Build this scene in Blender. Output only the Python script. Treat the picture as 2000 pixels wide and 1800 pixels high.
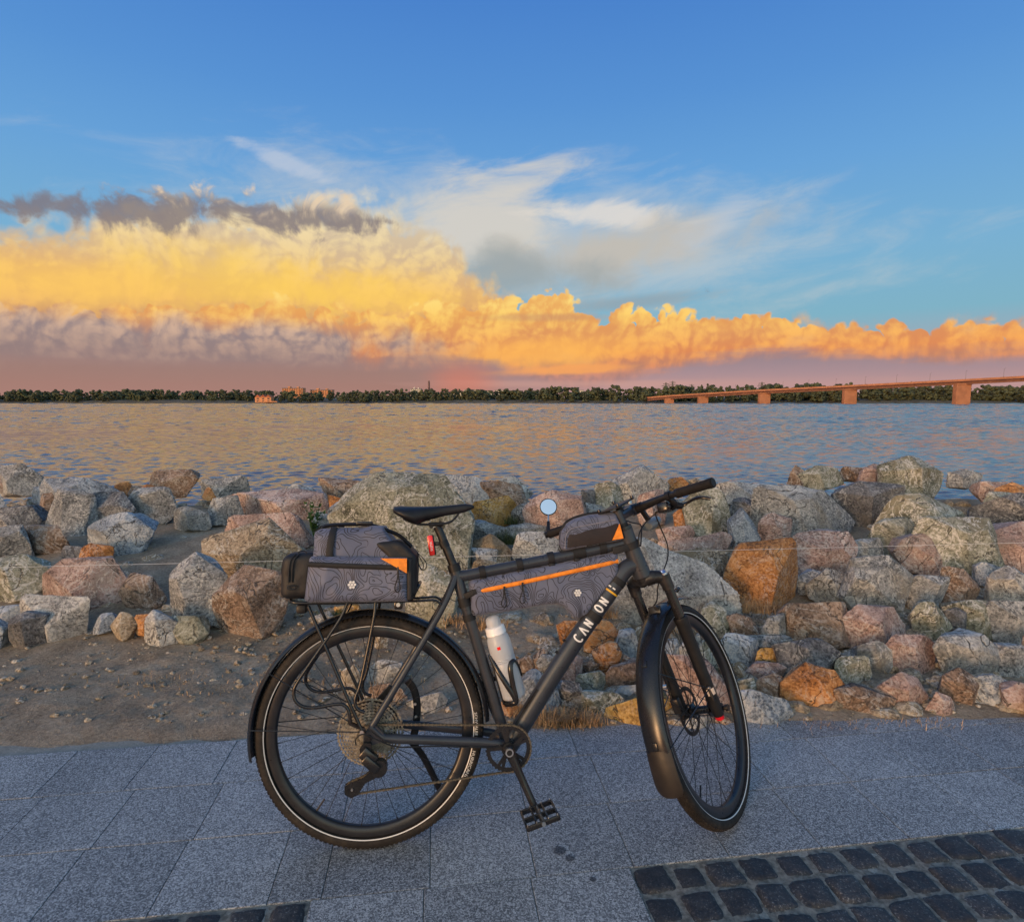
import bpy, bmesh, math, random
import numpy as np
from math import sin, cos, pi, radians, degrees, atan2, hypot
from mathutils import Vector, Matrix

for _o in list(bpy.data.objects):
    bpy.data.objects.remove(_o)
scene = bpy.context.scene
col = scene.collection
random.seed(7)

# ------------------------------------------------------------------ camera
FPX, HC, HZ = 1162.13, 1.374, 784.0          # focal length in photo pixels, eye height, horizon row
PITCH = math.atan((900 - HZ) / FPX)
cam_d = bpy.data.cameras.new('camera')
cam_d.sensor_fit = 'HORIZONTAL'
cam_d.sensor_width = 36.0
cam_d.lens = 36.0 * FPX / 2000.0
cam_d.clip_start, cam_d.clip_end = 0.05, 20000
cam = bpy.data.objects.new('camera', cam_d)
cam.location = (0, 0, HC)
cam.rotation_euler = (pi / 2 - PITCH, 0, 0)
col.objects.link(cam)
scene.camera = cam

scene.view_settings.view_transform = 'Standard'
scene.view_settings.look = 'None'
scene.view_settings.gamma = 1.0
scene.view_settings.use_curve_mapping = False


def ray(px, py):
    """photo pixel (2000 x 1800) -> direction in world space"""
    x, y = (px - 1000) / FPX, (900 - py) / FPX
    return np.array([x, cos(PITCH) + y * sin(PITCH), -sin(PITCH) + y * cos(PITCH)])


def at(px, py, Y):
    d = ray(px, py)
    return np.array([0, 0, HC]) + d * (Y / d[1])


def ground(px, py, z=0.0):
    d = ray(px, py)
    return np.array([0, 0, HC]) + d * ((z - HC) / d[2])


def lin(r, g, b):
    return tuple(((c / 255 + 0.055) / 1.055) ** 2.4 if c > 10 else c / 255 / 12.92 for c in (r, g, b))


# ------------------------------------------------------------------ node expressions
class X:
    """a float or vector socket with arithmetic"""
    def __init__(s, t, k): s.t, s.k = t, k
    def _m(s, op, b=None, c=None, clamp=False): return mth(s.t, op, s, b, c, clamp)
    def __add__(s, o): return s._m('ADD', o)
    __radd__ = __add__
    def __sub__(s, o): return s._m('SUBTRACT', o)
    def __rsub__(s, o): return mth(s.t, 'SUBTRACT', o, s)
    def __mul__(s, o): return s._m('MULTIPLY', o)
    __rmul__ = __mul__
    def __truediv__(s, o): return s._m('DIVIDE', o)
    def __neg__(s): return s * -1.0


def plug(t, sock, v):
    if isinstance(v, X): t.links.new(v.k, sock)
    elif v is not None:
        if isinstance(v, (tuple, list)) and len(v) == 3 and len(sock.default_value) == 4: v = (*v, 1)
        sock.default_value = v


def mth(t, op, a, b=None, c=None, clamp=False):
    n = t.nodes.new('ShaderNodeMath'); n.operation = op; n.use_clamp = clamp
    for i, v in enumerate((a, b, c)):
        if v is not None: plug(t, n.inputs[i], v)
    return X(t, n.outputs[0])


def sstep(t, v, a, b, lo=0.0, hi=1.0):
    n = t.nodes.new('ShaderNodeMapRange'); n.interpolation_type = 'SMOOTHSTEP'
    for i, q in enumerate((v, a, b, lo, hi)): plug(t, n.inputs[i], q)
    return X(t, n.outputs[0])


def lstep(t, v, a, b, lo=0.0, hi=1.0):
    n = t.nodes.new('ShaderNodeMapRange')
    for i, q in enumerate((v, a, b, lo, hi)): plug(t, n.inputs[i], q)
    return X(t, n.outputs[0])


def vec(t, x, y, z):
    n = t.nodes.new('ShaderNodeCombineXYZ')
    for i, q in enumerate((x, y, z)): plug(t, n.inputs[i], q)
    return X(t, n.outputs[0])


def sep(t, v):
    n = t.nodes.new('ShaderNodeSeparateXYZ'); plug(t, n.inputs[0], v)
    return [X(t, o) for o in n.outputs]


def vop(t, op, a, b=None):
    n = t.nodes.new('ShaderNodeVectorMath'); n.operation = op
    plug(t, n.inputs[0], a)
    if b is not None: plug(t, n.inputs[1], b)
    return X(t, n.outputs[0])


def noisex(t, v, scale, detail=4.0, rough=0.5, dist=0.0, lac=2.0, color=False, dim='3D'):
    n = t.nodes.new('ShaderNodeTexNoise'); n.noise_dimensions = dim
    plug(t, n.inputs['Vector'], v)
    for k, q in (('Scale', scale), ('Detail', detail), ('Roughness', rough), ('Distortion', dist), ('Lacunarity', lac)):
        plug(t, n.inputs[k], q)
    return X(t, n.outputs[1 if color else 0])


def voro(t, v, scale, feature='F1', out=0, detail=0.0, rough=0.5, rand=1.0, smooth=None, dim='3D'):
    n = t.nodes.new('ShaderNodeTexVoronoi'); n.voronoi_dimensions = dim; n.feature = feature
    plug(t, n.inputs['Vector'], v); plug(t, n.inputs['Scale'], scale)
    plug(t, n.inputs['Detail'], detail); plug(t, n.inputs['Roughness'], rough); plug(t, n.inputs['Randomness'], rand)
    if smooth is not None: plug(t, n.inputs['Smoothness'], smooth)
    return X(t, n.outputs[out])


def mixc(t, f, a, b, mode='MIX'):
    n = t.nodes.new('ShaderNodeMix'); n.data_type = 'RGBA'; n.blend_type = mode; n.clamp_factor = True
    plug(t, n.inputs[0], f); plug(t, n.inputs[6], a); plug(t, n.inputs[7], b)
    return X(t, n.outputs[2])


def ramp(t, f, stops, interp='LINEAR', srgb=True):
    n = t.nodes.new('ShaderNodeValToRGB'); n.color_ramp.interpolation = interp
    plug(t, n.inputs[0], f)
    e = n.color_ramp.elements
    cv = (lambda c: (*lin(*c), 1)) if srgb else (lambda c: (*c, 1))
    e[0].position, e[0].color = stops[0][0], cv(stops[0][1])
    e[1].position, e[1].color = stops[-1][0], cv(stops[-1][1])
    for p_, c_ in stops[1:-1]:
        q = e.new(p_); q.color = cv(c_)
    return X(t, n.outputs[0])


def curve(t, v, pts):
    n = t.nodes.new('ShaderNodeFloatCurve')
    plug(t, n.inputs[1], v)
    c = n.mapping.curves[0]
    c.points[0].location = pts[0]; c.points[1].location = pts[-1]
    for q in pts[1:-1]: c.points.new(*q)
    for q in c.points: q.handle_type = 'AUTO_CLAMPED'
    n.mapping.use_clip = False
    n.mapping.update()
    return X(t, n.outputs[0])


def scale_v(t, v, k):
    r = vop(t, 'SCALE', v); plug(t, r.k.node.inputs['Scale'], k)
    return r
# ------------------------------------------------------------------ sky and sun
SUN_EL, SUN_AZ = radians(5.0), radians(-142.0)    # low evening sun behind the camera, to its left (azimuth from +Y towards +X)
sun_dir = Vector((sin(SUN_AZ) * cos(SUN_EL), cos(SUN_AZ) * cos(SUN_EL), sin(SUN_EL)))
sd = bpy.data.lights.new('sun', 'SUN')
sd.energy, sd.angle, sd.color = 0.46, radians(12), (1.0, 0.55, 0.26)
sun = bpy.data.objects.new('sun', sd)
sun.rotation_euler = sun_dir.to_track_quat('Z', 'Y').to_euler()
col.objects.link(sun)

world = bpy.data.worlds.new('World')
scene.world = world
world.use_nodes = True
world.cycles.sampling_method = 'MANUAL'
world.cycles.sample_map_resolution = 512
wt = world.node_tree
wt.nodes.clear()
SKY_STRENGTH = 0.12
EXPO = 2.2
scene.view_settings.exposure = EXPO


def px_ae(px, py):
    d = ray(px, py)
    return degrees(atan2(d[0], d[1])), degrees(atan2(d[2], hypot(d[0], d[1])))


def build_world(t):
    tc = t.nodes.new('ShaderNodeTexCoord')
    dx, dy, dz = sep(t, X(t, tc.outputs['Generated']))
    az = mth(t, 'ARCTAN2', dx, dy) * (180 / pi)
    el = mth(t, 'ARCSINE', dz) * (180 / pi)
    K = 1.0 / SKY_STRENGTH / 2 ** EXPO
    sky = t.nodes.new('ShaderNodeTexSky')
    sky.sky_type = 'NISHITA'; sky.sun_disc = False
    sky.sun_elevation = SUN_EL; sky.sun_rotation = SUN_AZ
    sky.altitude = 50; sky.air_density = 1.0; sky.dust_density = 1.4; sky.ozone_density = 1.0
    base = X(t, sky.outputs[0])
    # clear evening blue, paler and greener towards the horizon
    clear = scale_v(t, ramp(t, lstep(t, el, 0.0, 60.0), [
        (0.0, (196, 150, 140)), (0.05, (172, 165, 170)), (0.12, (128, 178, 198)), (0.2, (122, 176, 210)), (0.32, (104, 162, 216)),
        (0.42, (88, 146, 211)), (0.55, (72, 128, 203)), (1.0, (84, 132, 194))]), K)
    front = sstep(t, dy, -0.5, 0.2)
    c = mixc(t, front, base, clear)

    # shared noises over (azimuth, elevation)
    P = vec(t, az * 0.1, el * 0.1, 0.0)
    wx = vop(t, 'SUBTRACT', noisex(t, P, 1.3, 2, 0.5, color=True, dim='2D'), (0.5, 0.5, 0.5))
    Pw = vop(t, 'ADD', P, scale_v(t, wx, 0.5))
    big = noisex(t, Pw, 1.7, 5, 0.52, dim='2D')
    wf = vop(t, 'SUBTRACT', noisex(t, P, 5.0, 3, 0.55, color=True, dim='2D'), (0.5, 0.5, 0.5))
    Pb = vop(t, 'ADD', P, scale_v(t, wf, 0.10))

    def heap(p):                              # rounded cauliflower heads of two sizes
        a_ = voro(t, p, 2.6, 'F1', 0, 0.0, 0.5, 1.0, dim='2D')
        b_ = voro(t, p, 7.0, 'F1', 0, 1.0, 0.55, 1.0, dim='2D')
        return 1.0 - a_ * a_ * 0.9 - b_ * b_ * 0.55
    puff = heap(Pb)
    puff2 = heap(vop(t, 'ADD', Pb, (-0.025, 0.035, 0.0)))
    fine = noisex(t, Pw, 5.0, 5, 0.56, dim='2D')
    fine2 = noisex(t, vop(t, 'ADD', Pw, (-0.03, 0.045, 0.0)), 5.0, 5, 0.56, dim='2D')
    light = mth(t, 'ADD', (puff2 - puff) * 0.75 + (fine2 - fine) * 1.15 + (puff - 0.6) * 0.45 + (big - 0.5) * 0.25, 0.55, clamp=True)
    streak = noisex(t, vec(t, az * 0.045 + el * 0.03, el * 0.17 - az * 0.03, 0.0), 2.2, 6, 0.62, 0.3, dim='2D')
    hz = noisex(t, vec(t, az * 0.03, el * 0.35, 0.0), 2.0, 4, 0.55, 0.2, dim='2D')
    A = lstep(t, az, -45.0, 45.0)          # 0..1 across (and a little beyond) the picture

    def edge(pts):
        q = []
        for x, y in pts:
            a, e = px_ae(x, y)
            q.append(((a + 45) / 90, e / 40))
        return curve(t, A, q) * 40.0

    def over(c, m, k):
        return mixc(t, m, c, k)

    def blob(cx, cy, rx, ry, tl, n, amp, soft, op):
        a0, e0 = px_ae(cx, cy)
        sx = abs(px_ae(cx + rx, cy)[0] - px_ae(cx - rx, cy)[0]) / 2
        sy = abs(px_ae(cx, cy - ry)[1] - px_ae(cx, cy + ry)[1]) / 2
        u, v = az - a0, el - e0
        ct, s_ = cos(radians(tl)), sin(radians(tl))
        uu, vv = (u * ct + v * s_) / sx, (v * ct - u * s_) / sy
        d = mth(t, 'SQRT', uu * uu + vv * vv)
        return sstep(t, (1.0 - d) + (n - 0.5) * (2.0 * amp), -soft * 0.5, soft * 0.5) * op

    def flat(rgb): return tuple(q * K for q in lin(*rgb))
    globals()['_W'] = dict(locals())
    c = clouds(t, c, **{k: v for k, v in locals().items() if k in
               ('az', 'el', 'A', 'K', 'big', 'puff', 'fine', 'light', 'streak', 'hz', 'edge', 'over', 'blob', 'flat', 'front')})
    bg = t.nodes.new('ShaderNodeBackground')
    plug(t, bg.inputs[0], c); bg.inputs[1].default_value = SKY_STRENGTH
    out = t.nodes.new('ShaderNodeOutputWorld')
    t.links.new(bg.outputs[0], out.inputs[0])


def clouds(t, c, az, el, A, K, big, puff, fine, light, streak, hz, edge, over, blob, flat, front):
    def E(y, x=1000): return px_ae(x, y)[1]
    eln = lstep(t, el, 0.0, 20.0)
    def R(stops, f=eln):       # colours by photo row
        s = sorted((max(0.0, min(1.0, E(y) / 20.0)), rgb) for y, rgb in stops)
        return scale_v(t, ramp(t, f, s), K)
    # high thin veil
    c = over(c, blob(1010, 475, 500, 115, -4, streak, .95, 1.3, .55), flat((206, 206, 202)))
    c = over(c, blob(950, 440, 150, 85, 22, streak, .9, 1.0, .7), flat((222, 212, 196)))
    c = over(c, blob(1175, 420, 130, 24, -4, streak, 1.2, 1.0, .75), flat((230, 222, 212)))
    c = over(c, blob(1380, 440, 90, 26, 28, streak, 1.0, 1.3, .45), flat((200, 204, 210)))
    c = over(c, blob(555, 316, 70, 13, -14, streak, 1.6, 1.3, .5), flat((202, 208, 220)))
    c = over(c, blob(1190, 492, 230, 46, 6, big, 1.0, 1.2, .85), flat((196, 188, 176)))
    c = over(c, blob(985, 540, 170, 46, 0, big, .9, 1.3, .8), flat((152, 164, 168)))
    c = over(c, blob(1240, 590, 150, 14, 4, streak, .9, 1.0, .6), flat((150, 160, 166)))
    # tall glowing mass on the left
    top = edge([(60, 420), (300, 404), (494, 392), (640, 396), (760, 404), (840, 425), (890, 465), (925, 520), (975, 575), (1100, 615), (1950, 640)])
    m = sstep(t, (top - el) * 0.26 + (big - .5) * .9 + (fine - .5) * .7 + (puff - .6) * .45, -0.25, 0.42)
    k = R([(380, (244, 228, 194)), (440, (242, 222, 178)), (490, (240, 214, 162)), (530, (244, 208, 140)), (575, (248, 200, 118)), (610, (244, 188, 112)), (700, (210, 150, 110))])
    kd = R([(380, (206, 200, 190)), (440, (214, 198, 170)), (490, (212, 188, 156)), (530, (216, 184, 142)), (575, (224, 176, 118)), (610, (216, 162, 112)), (700, (180, 130, 110))])
    c = over(c, m, mixc(t, sstep(t, light * 1.15 + (big - .5) * 1.0 - .1, 0.1, 0.95), kd, k))
    c = over(c, blob(470, 548, 190, 52, -3, fine, .9, 1.5, .55) * m, flat((255, 210, 90)))
    c = over(c, blob(715, 574, 150, 36, -3, fine, .9, 1.5, .65) * m, flat((255, 208, 96)))
    c = over(c, blob(180, 560, 220, 40, 0, big, .6, 1.7, .75) * m, flat((255, 204, 100)))
    # cumulus bank
    top = edge([(60, 600), (300, 606), (494, 592), (545, 580), (580, 565), (610, 592), (680, 606), (780, 606), (880, 590), (960, 590), (1030, 588), (1052, 574), (1085, 566),
                (1108, 578), (1125, 598), (1200, 602), (1300, 606), (1400, 616), (1500, 616), (1600, 640), (1750, 620), (1950, 640)])
    d = (top - el)
    m = sstep(t, d * 0.62 + (puff - .58) * 1.25 + (fine - .5) * .35, -0.12, 0.16)
    litk = R([(570, (255, 226, 134)), (620, (255, 208, 110)), (660, (252, 188, 102)), (690, (250, 172, 92)), (715, (228, 148, 102)), (740, (200, 142, 128)), (780, (186, 140, 132))])
    drk = R([(570, (240, 184, 104)), (620, (232, 164, 94)), (660, (220, 148, 96)), (690, (222, 140, 90)), (715, (184, 130, 110)), (740, (168, 130, 126)), (780, (164, 128, 126))])
    kk = mixc(t, sstep(t, light + (big - .5) * .8, 0.12, 0.95), drk, litk)
    # greyer and dustier on the far left
    greyl = R([(580, (248, 204, 140)), (620, (238, 194, 150)), (660, (208, 174, 152)), (700, (178, 148, 136)), (780, (160, 126, 118))])
    greyd = R([(580, (214, 164, 120)), (620, (186, 152, 134)), (660, (150, 133, 134)), (700, (150, 128, 126)), (780, (152, 120, 114))])
    gg = mixc(t, sstep(t, light, 0.15, 0.95), greyd, greyl)
    gm = sstep(t, (1.0 - lstep(t, az, px_ae(620, 650)[0], px_ae(960, 650)[0])) + (big - .5) * 1.8 - lstep(t, el, E(672), E(610)) * 1.0, 0.0, 0.9)
    kk = over(kk, gm, gg)
    c = over(c, m, kk)
    # glowing heart and shadow streaks of the bank
    c = over(c, blob(1070, 686, 150, 30, 4, big, .8, 1.3, .7), flat((255, 186, 92)))
    c = over(c, blob(1060, 620, 120, 9, 0, streak, .9, 1.0, .55), flat((200, 148, 110)))
    # dusky flat base and rain curtain
    bt = edge([(60, 690), (494, 698), (700, 700), (860, 706), (960, 712), (1040, 730), (1120, 744), (1200, 734), (1280, 716), (1400, 694), (1506, 676), (1700, 690), (1950, 690)])
    m = sstep(t, (bt - el) * 0.55 + (hz - .5) * 1.2 + (fine - .5) * .5 + (big - .5) * .5, -0.35, 0.55)
    bl = R([(670, (156, 134, 138)), (700, (156, 130, 128)), (730, (160, 126, 118)), (755, (166, 126, 116)), (785, (172, 128, 118))])
    br = R([(670, (166, 144, 146)), (700, (148, 132, 142)), (730, (168, 142, 148)), (755, (190, 150, 148)), (785, (184, 146, 144))])
    c = over(c, m * .96, mixc(t, sstep(t, az, px_ae(760, 700)[0], px_ae(1250, 700)[0]), bl, br))
    c = over(c, blob(1110, 722, 120, 9, 2, streak, .9, 1.0, .85), flat((246, 166, 96)))
    c = over(c, blob(1200, 748, 330, 7, 0, hz, 1.0, 1.2, .5), flat((206, 158, 146)))
    c = over(c, blob(905, 745, 52, 28, 0, hz, .3, 1.7, .6), flat((212, 126, 104)))
    # dark shelf of cloud, upper left
    top = edge([(60, 372), (300, 372), (494, 374), (600, 388), (700, 400), (760, 420), (800, 452), (930, 520), (1950, 640)])
    bot = edge([(60, 440), (300, 448), (494, 446), (620, 458), (720, 456), (790, 446), (850, 440), (930, 470), (1950, 560)])
    th = mth(t, 'MINIMUM', (top - el), (el - bot))
    m = sstep(t, th * .42 + (big - .5) * 1.3 + (fine - .5) * 1.9 - .04, -0.1, 0.5)
    up = sstep(t, (el - E(418)) * .42 + (fine - .5) * 3.0 + (big - .5) * 1.2 + .3, 0.0, 1.1)
    c = over(c, m * .86, mixc(t, up, flat((128, 119, 124)), flat((232, 206, 174))))
    return c


build_world(wt)

# ------------------------------------------------------------------ helpers: objects, meshes, materials
def tag(o, label=None, cat=None, group=None, kind=None):
    if label: o['label'] = label
    if cat: o['category'] = cat
    if group: o['group'] = group
    if kind: o['kind'] = kind
    return o


def empty(name, loc=(0, 0, 0), mw=None):
    o = bpy.data.objects.new(name, None)
    o.empty_display_size = 0.05
    col.objects.link(o)
    if mw is not None: o.matrix_world = mw
    else: o.location = loc
    return o


def link(name, me, parent=None, loc=None):
    o = bpy.data.objects.new(name, me)
    col.objects.link(o)
    if parent is not None: o.parent = parent
    if loc is not None: o.location = loc
    return o


class MB:
    """collects shapes into one mesh"""
    def __init__(s): s.v, s.f, s.n = [], [], 0
    def add(s, v, f):
        v = np.asarray(v, float)
        s.v.append(v)
        s.f += [tuple(i + s.n for i in q) for q in f]
        s.n += len(v)
        return s

    def box(s, c, size, R=None, bev=0.0):
        hx, hy, hz = [q / 2 for q in size]
        if bev <= 0:
            v = np.array([(x, y, z) for z in (-hz, hz) for y in (-hy, hy) for x in (-hx, hx)])
            f = [(0, 2, 3, 1), (4, 5, 7, 6), (0, 1, 5, 4), (2, 6, 7, 3), (0, 4, 6, 2), (1, 3, 7, 5)]
        else:
            bm = bmesh.new(); bmesh.ops.create_cube(bm, size=1)
            for q in bm.verts: q.co = (q.co.x * size[0], q.co.y * size[1], q.co.z * size[2])
            bmesh.ops.bevel(bm, geom=bm.edges[:], offset=min(bev, min(size) * .49), segments=2, affect='EDGES', profile=.5)
            bm.verts.index_update()
            v = np.array([q.co[:] for q in bm.verts]); f = [tuple(w.index for w in q.verts) for q in bm.faces]; bm.free()
        if R is not None: v = v @ np.asarray(R).T
        return s.add(v + np.asarray(c, float), f)

    def bar(s, a, b, w, h=None, up=(0, 1, 0), bev=0.0):
        a, b = np.asarray(a, float), np.asarray(b, float)
        x = b - a; L = np.linalg.norm(x); x /= L
        y = np.asarray(up, float); y = y - x * (x @ y); y /= np.linalg.norm(y); z = np.cross(x, y)
        return s.box((a + b) / 2, (L, w, h or w), np.stack([x, y, z], 1), bev)

    def tube(s, pts, rad, n=12, caps=True, closed=False, rz=None, up=(0, 1, 0.01)):
        """swept tube; rad scalar or list; rz = second radius (ellipse): rad along 'up', rz across"""
        P = np.asarray(pts, float); m = len(P)
        r = np.full(m, rad, float) if np.isscalar(rad) else np.asarray(rad, float)
        r2 = r if rz is None else (np.full(m, rz, float) if np.isscalar(rz) else np.asarray(rz, float))
        if closed: T = np.roll(P, -1, 0) - np.roll(P, 1, 0)
        else: T = np.gradient(P, axis=0)
        T /= np.linalg.norm(T, axis=1)[:, None] + 1e-12
        u = np.asarray(up, float); u = u - T[0] * (u @ T[0])
        if np.linalg.norm(u) < 1e-4: u = np.cross(T[0], (1, .2, .1))
        u /= np.linalg.norm(u)
        a = np.linspace(0, 2 * pi, n, endpoint=False)
        V = []
        for i in range(m):
            u = u - T[i] * (u @ T[i]); u /= np.linalg.norm(u); w = np.cross(T[i], u)
            V.append(P[i] + np.outer(np.cos(a) * r[i], u) + np.outer(np.sin(a) * r2[i], w))
        V = np.concatenate(V)
        F = []
        for i in range(m if closed else m - 1):
            k, k2 = i * n, ((i + 1) % m) * n
            F += [(k + j, k + (j + 1) % n, k2 + (j + 1) % n, k2 + j) for j in range(n)]
        if caps and not closed:
            F += [tuple(range(n))[::-1], tuple((m - 1) * n + j for j in range(n))]
        return s.add(V, F)

    def revolve(s, prof, c=(0, 0, 0), n=96, a0=0.0, a1=2 * pi, closed_prof=True, caps=False):
        """profile [(radius, y)] turned about the y axis through c; angle measured from +x to +z"""
        full = abs(a1 - a0 - 2 * pi) < 1e-6
        a = np.linspace(a0, a1, n, endpoint=not full)
        pr = np.asarray(prof, float); k = len(pr)
        V = np.stack([np.outer(np.cos(a), pr[:, 0]), np.tile(pr[:, 1], (len(a), 1)), np.outer(np.sin(a), pr[:, 0])], -1).reshape(-1, 3) + np.asarray(c, float)
        F = []
        m = len(a)
        for i in range(m if full else m - 1):
            q, q2 = i * k, ((i + 1) % m) * k
            F += [(q + j, q + (j + 1) % k, q2 + (j + 1) % k, q2 + j) for j in range(k if closed_prof else k - 1)]
        if caps and not full and closed_prof: F += [tuple(range(k)), tuple((m - 1) * k + j for j in range(k))[::-1]]
        return s.add(V, F)

    def prism(s, poly, y0, y1):
        """polygon in (x, z) extruded along y"""
        p = np.asarray(poly, float); n = len(p)
        V = np.concatenate([np.stack([p[:, 0], np.full(n, y), p[:, 1]], 1) for y in (y0, y1)])
        F = [tuple(range(n)), tuple(range(n, 2 * n))[::-1]] + [(i, i + n, (i + 1) % n + n, (i + 1) % n) for i in range(n)]
        return s.add(V, F)

    def xf(s, fn):
        s.v = [fn(np.concatenate(s.v))]
        return s

    def mesh(s, name, mat, smooth=None, sub=None):
        V = np.concatenate(s.v)
        me = bpy.data.meshes.new(name)
        me.from_pydata(V.tolist(), [], s.f)
        me.update()
        bm = bmesh.new(); bm.from_mesh(me)
        bmesh.ops.recalc_face_normals(bm, faces=bm.faces[:])
        bm.to_mesh(me); bm.free()
        if smooth is not None:
            me.polygons.foreach_set('use_smooth', [True] * len(me.polygons))
            if smooth < 180: me.set_sharp_from_angle(angle=radians(smooth))
        if mat: me.materials.append(mat)
        return me

    def build(s, name, mat, parent=None, smooth=40, loc=None):
        return link(name, s.mesh(name, mat, smooth), parent, loc)


def fast_mesh(name, V, F, mat, smooth=True):
    """numpy verts (n,3) and faces (m,3 or 4)"""
    me = bpy.data.meshes.new(name)
    V = np.ascontiguousarray(V, np.float32); F = np.ascontiguousarray(F, np.int32)
    k = F.shape[1]
    me.vertices.add(len(V)); me.vertices.foreach_set('co', V.ravel())
    me.loops.add(F.size); me.loops.foreach_set('vertex_index', F.ravel())
    me.polygons.add(len(F)); me.polygons.foreach_set('loop_start', np.arange(0, F.size, k, dtype=np.int32))
    me.update(calc_edges=True)
    me.polygons.foreach_set('use_smooth', np.full(len(F), smooth))
    if mat: me.materials.append(mat)
    return me


def smooth_path(pts, n=8, closed=False):
    """Catmull-Rom through points"""
    P = [np.asarray(q, float) for q in pts]
    if closed: Q = [P[-1]] + P + [P[0], P[1]]
    else: Q = [2 * P[0] - P[1]] + P + [2 * P[-1] - P[-2]]
    out = []
    for i in range(len(Q) - 3):
        p0, p1, p2, p3 = Q[i:i + 4]
        for t_ in np.linspace(0, 1, n, endpoint=False):
            out.append(.5 * ((2 * p1) + (-p0 + p2) * t_ + (2 * p0 - 5 * p1 + 4 * p2 - p3) * t_ ** 2 + (-p0 + 3 * p1 - 3 * p2 + p3) * t_ ** 3))
    if not closed: out.append(P[-1])
    return np.array(out)


def vnoise(p, seed=0):
    """smooth value noise in [-1, 1] at points (n,3)"""
    p = np.asarray(p, float) + seed * 17.31
    i = np.floor(p).astype(np.int64); f = p - i; f = f * f * (3 - 2 * f)
    def h(ix, iy, iz):
        q = (ix * 374761393 + iy * 668265263 + iz * 2147483647 + seed * 69069) & 0xffffffff
        q = ((q ^ (q >> 13)) * 1274126177) & 0xffffffff
        q = ((q ^ (q >> 16)) * 2246822519) & 0xffffffff
        return (q ^ (q >> 15)) / 2147483648.0 - 1
    x, y, z = i[:, 0], i[:, 1], i[:, 2]
    r = 0
    for a in (0, 1):
        for b in (0, 1):
            for c_ in (0, 1):
                w = (f[:, 0] if a else 1 - f[:, 0]) * (f[:, 1] if b else 1 - f[:, 1]) * (f[:, 2] if c_ else 1 - f[:, 2])
                r = r + w * h(x + a, y + b, z + c_)
    return r


def fbm(p, oct=4, seed=0, gain=.5):
    a, s_, r = 1.0, 1.0, 0
    for k in range(oct):
        r = r + a * vnoise(np.asarray(p) * s_, seed + k); a *= gain; s_ *= 2.03
    return r


def ico(sub):
    bm = bmesh.new(); bmesh.ops.create_icosphere(bm, subdivisions=sub, radius=1)
    bm.verts.index_update()
    v = np.array([q.co[:] for q in bm.verts]); f = np.array([[w.index for w in q.verts] for q in bm.faces]); bm.free()
    return v, f


ICO = {k: ico(k) for k in (1, 2, 3, 4, 5, 6)}


def material(name, base=(.5, .5, .5), rough=.6, metal=0.0, spec=.5, coat=0.0, build=None):
    m = bpy.data.materials.new(name); m.use_nodes = True
    t = m.node_tree; b = t.nodes['Principled BSDF']
    b.inputs['Base Color'].default_value = (*base, 1)
    b.inputs['Roughness'].default_value = rough; b.inputs['Metallic'].default_value = metal
    b.inputs['Specular IOR Level'].default_value = spec; b.inputs['Coat Weight'].default_value = coat
    if build: build(t, b)
    return m


def ocoord(t): return X(t, t.nodes.new('ShaderNodeTexCoord').outputs['Object'])
def gpos(t): return X(t, t.nodes.new('ShaderNodeNewGeometry').outputs['Position'])
def orand(t): return X(t, t.nodes.new('ShaderNodeObjectInfo').outputs['Random'])


def bump(t, b, h, strength=.5, dist=.01):
    n = t.nodes.new('ShaderNodeBump'); n.inputs['Strength'].default_value = strength; n.inputs['Distance'].default_value = dist
    plug(t, n.inputs['Height'], h); t.links.new(n.outputs[0], b.inputs['Normal'])


def worn(base, rough, var=.25, scale=30, metal=0.0, spec=.5, coat=0.0, bmp=0.0, name='paint'):
    """plain surface with slight uneven tone and gloss"""
    def bd(t, b):
        p = gpos(t)
        n = noisex(t, p, scale, 5, .6)
        plug(t, b.inputs['Base Color'], mixc(t, sstep(t, n, .3, .7), [c * (1 - var) for c in base], [min(1, c * (1 + var)) for c in base]))
        plug(t, b.inputs['Roughness'], lstep(t, noisex(t, p, scale * 2.3, 4, .6), .3, .7, rough * .85, min(1, rough * 1.18)))
        if bmp: bump(t, b, noisex(t, p, scale * 12, 3, .6), bmp, .001)
    return material(name, base, rough, metal, spec, coat, bd)

# ------------------------------------------------------------------ pavement: granite slabs and cobbles
TH = radians(7.3)
PO = np.array([0.0, 1.592])                      # a point on the long joint
PA, PB = np.array([cos(TH), sin(TH)]), np.array([-sin(TH), cos(TH)])


def pv(a, b): return PO + PA * a + PB * b


def granite(t, b):
    p = gpos(t); r = orand(t)
    q = vop(t, 'ADD', p, vec(t, r * 37.0, r * 11.0, 0.0))
    cells = voro(t, q, 290.0, 'F1', 1)
    cr = sep(t, cells)[0]
    n1 = noisex(t, q, 330.0, 3, .7); n2 = noisex(t, q, 5.0, 4, .6); n3 = noisex(t, p, 1.1, 3, .5)
    v = cr * .62 + n1 * .36 + .05 + (n2 - .5) * .22 + (n3 - .5) * .3 + (r - .5) * .12 + .03
    v = (v - .5) * .78 + .49
    c = ramp(t, v, [(.22, (.042, .043, .045)), (.42, (.13, .132, .136)), (.58, (.25, .252, .256)), (.75, (.42, .42, .418)), (.92, (.62, .612, .60))], srgb=False)
    plug(t, b.inputs['Base Color'], c)
    plug(t, b.inputs['Roughness'], lstep(t, n1, .3, .7, .5, .75))
    bump(t, b, n1 * .6 + cr * .4, .35, .0008)


M_slab = material('granite_slab', build=granite)


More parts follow.
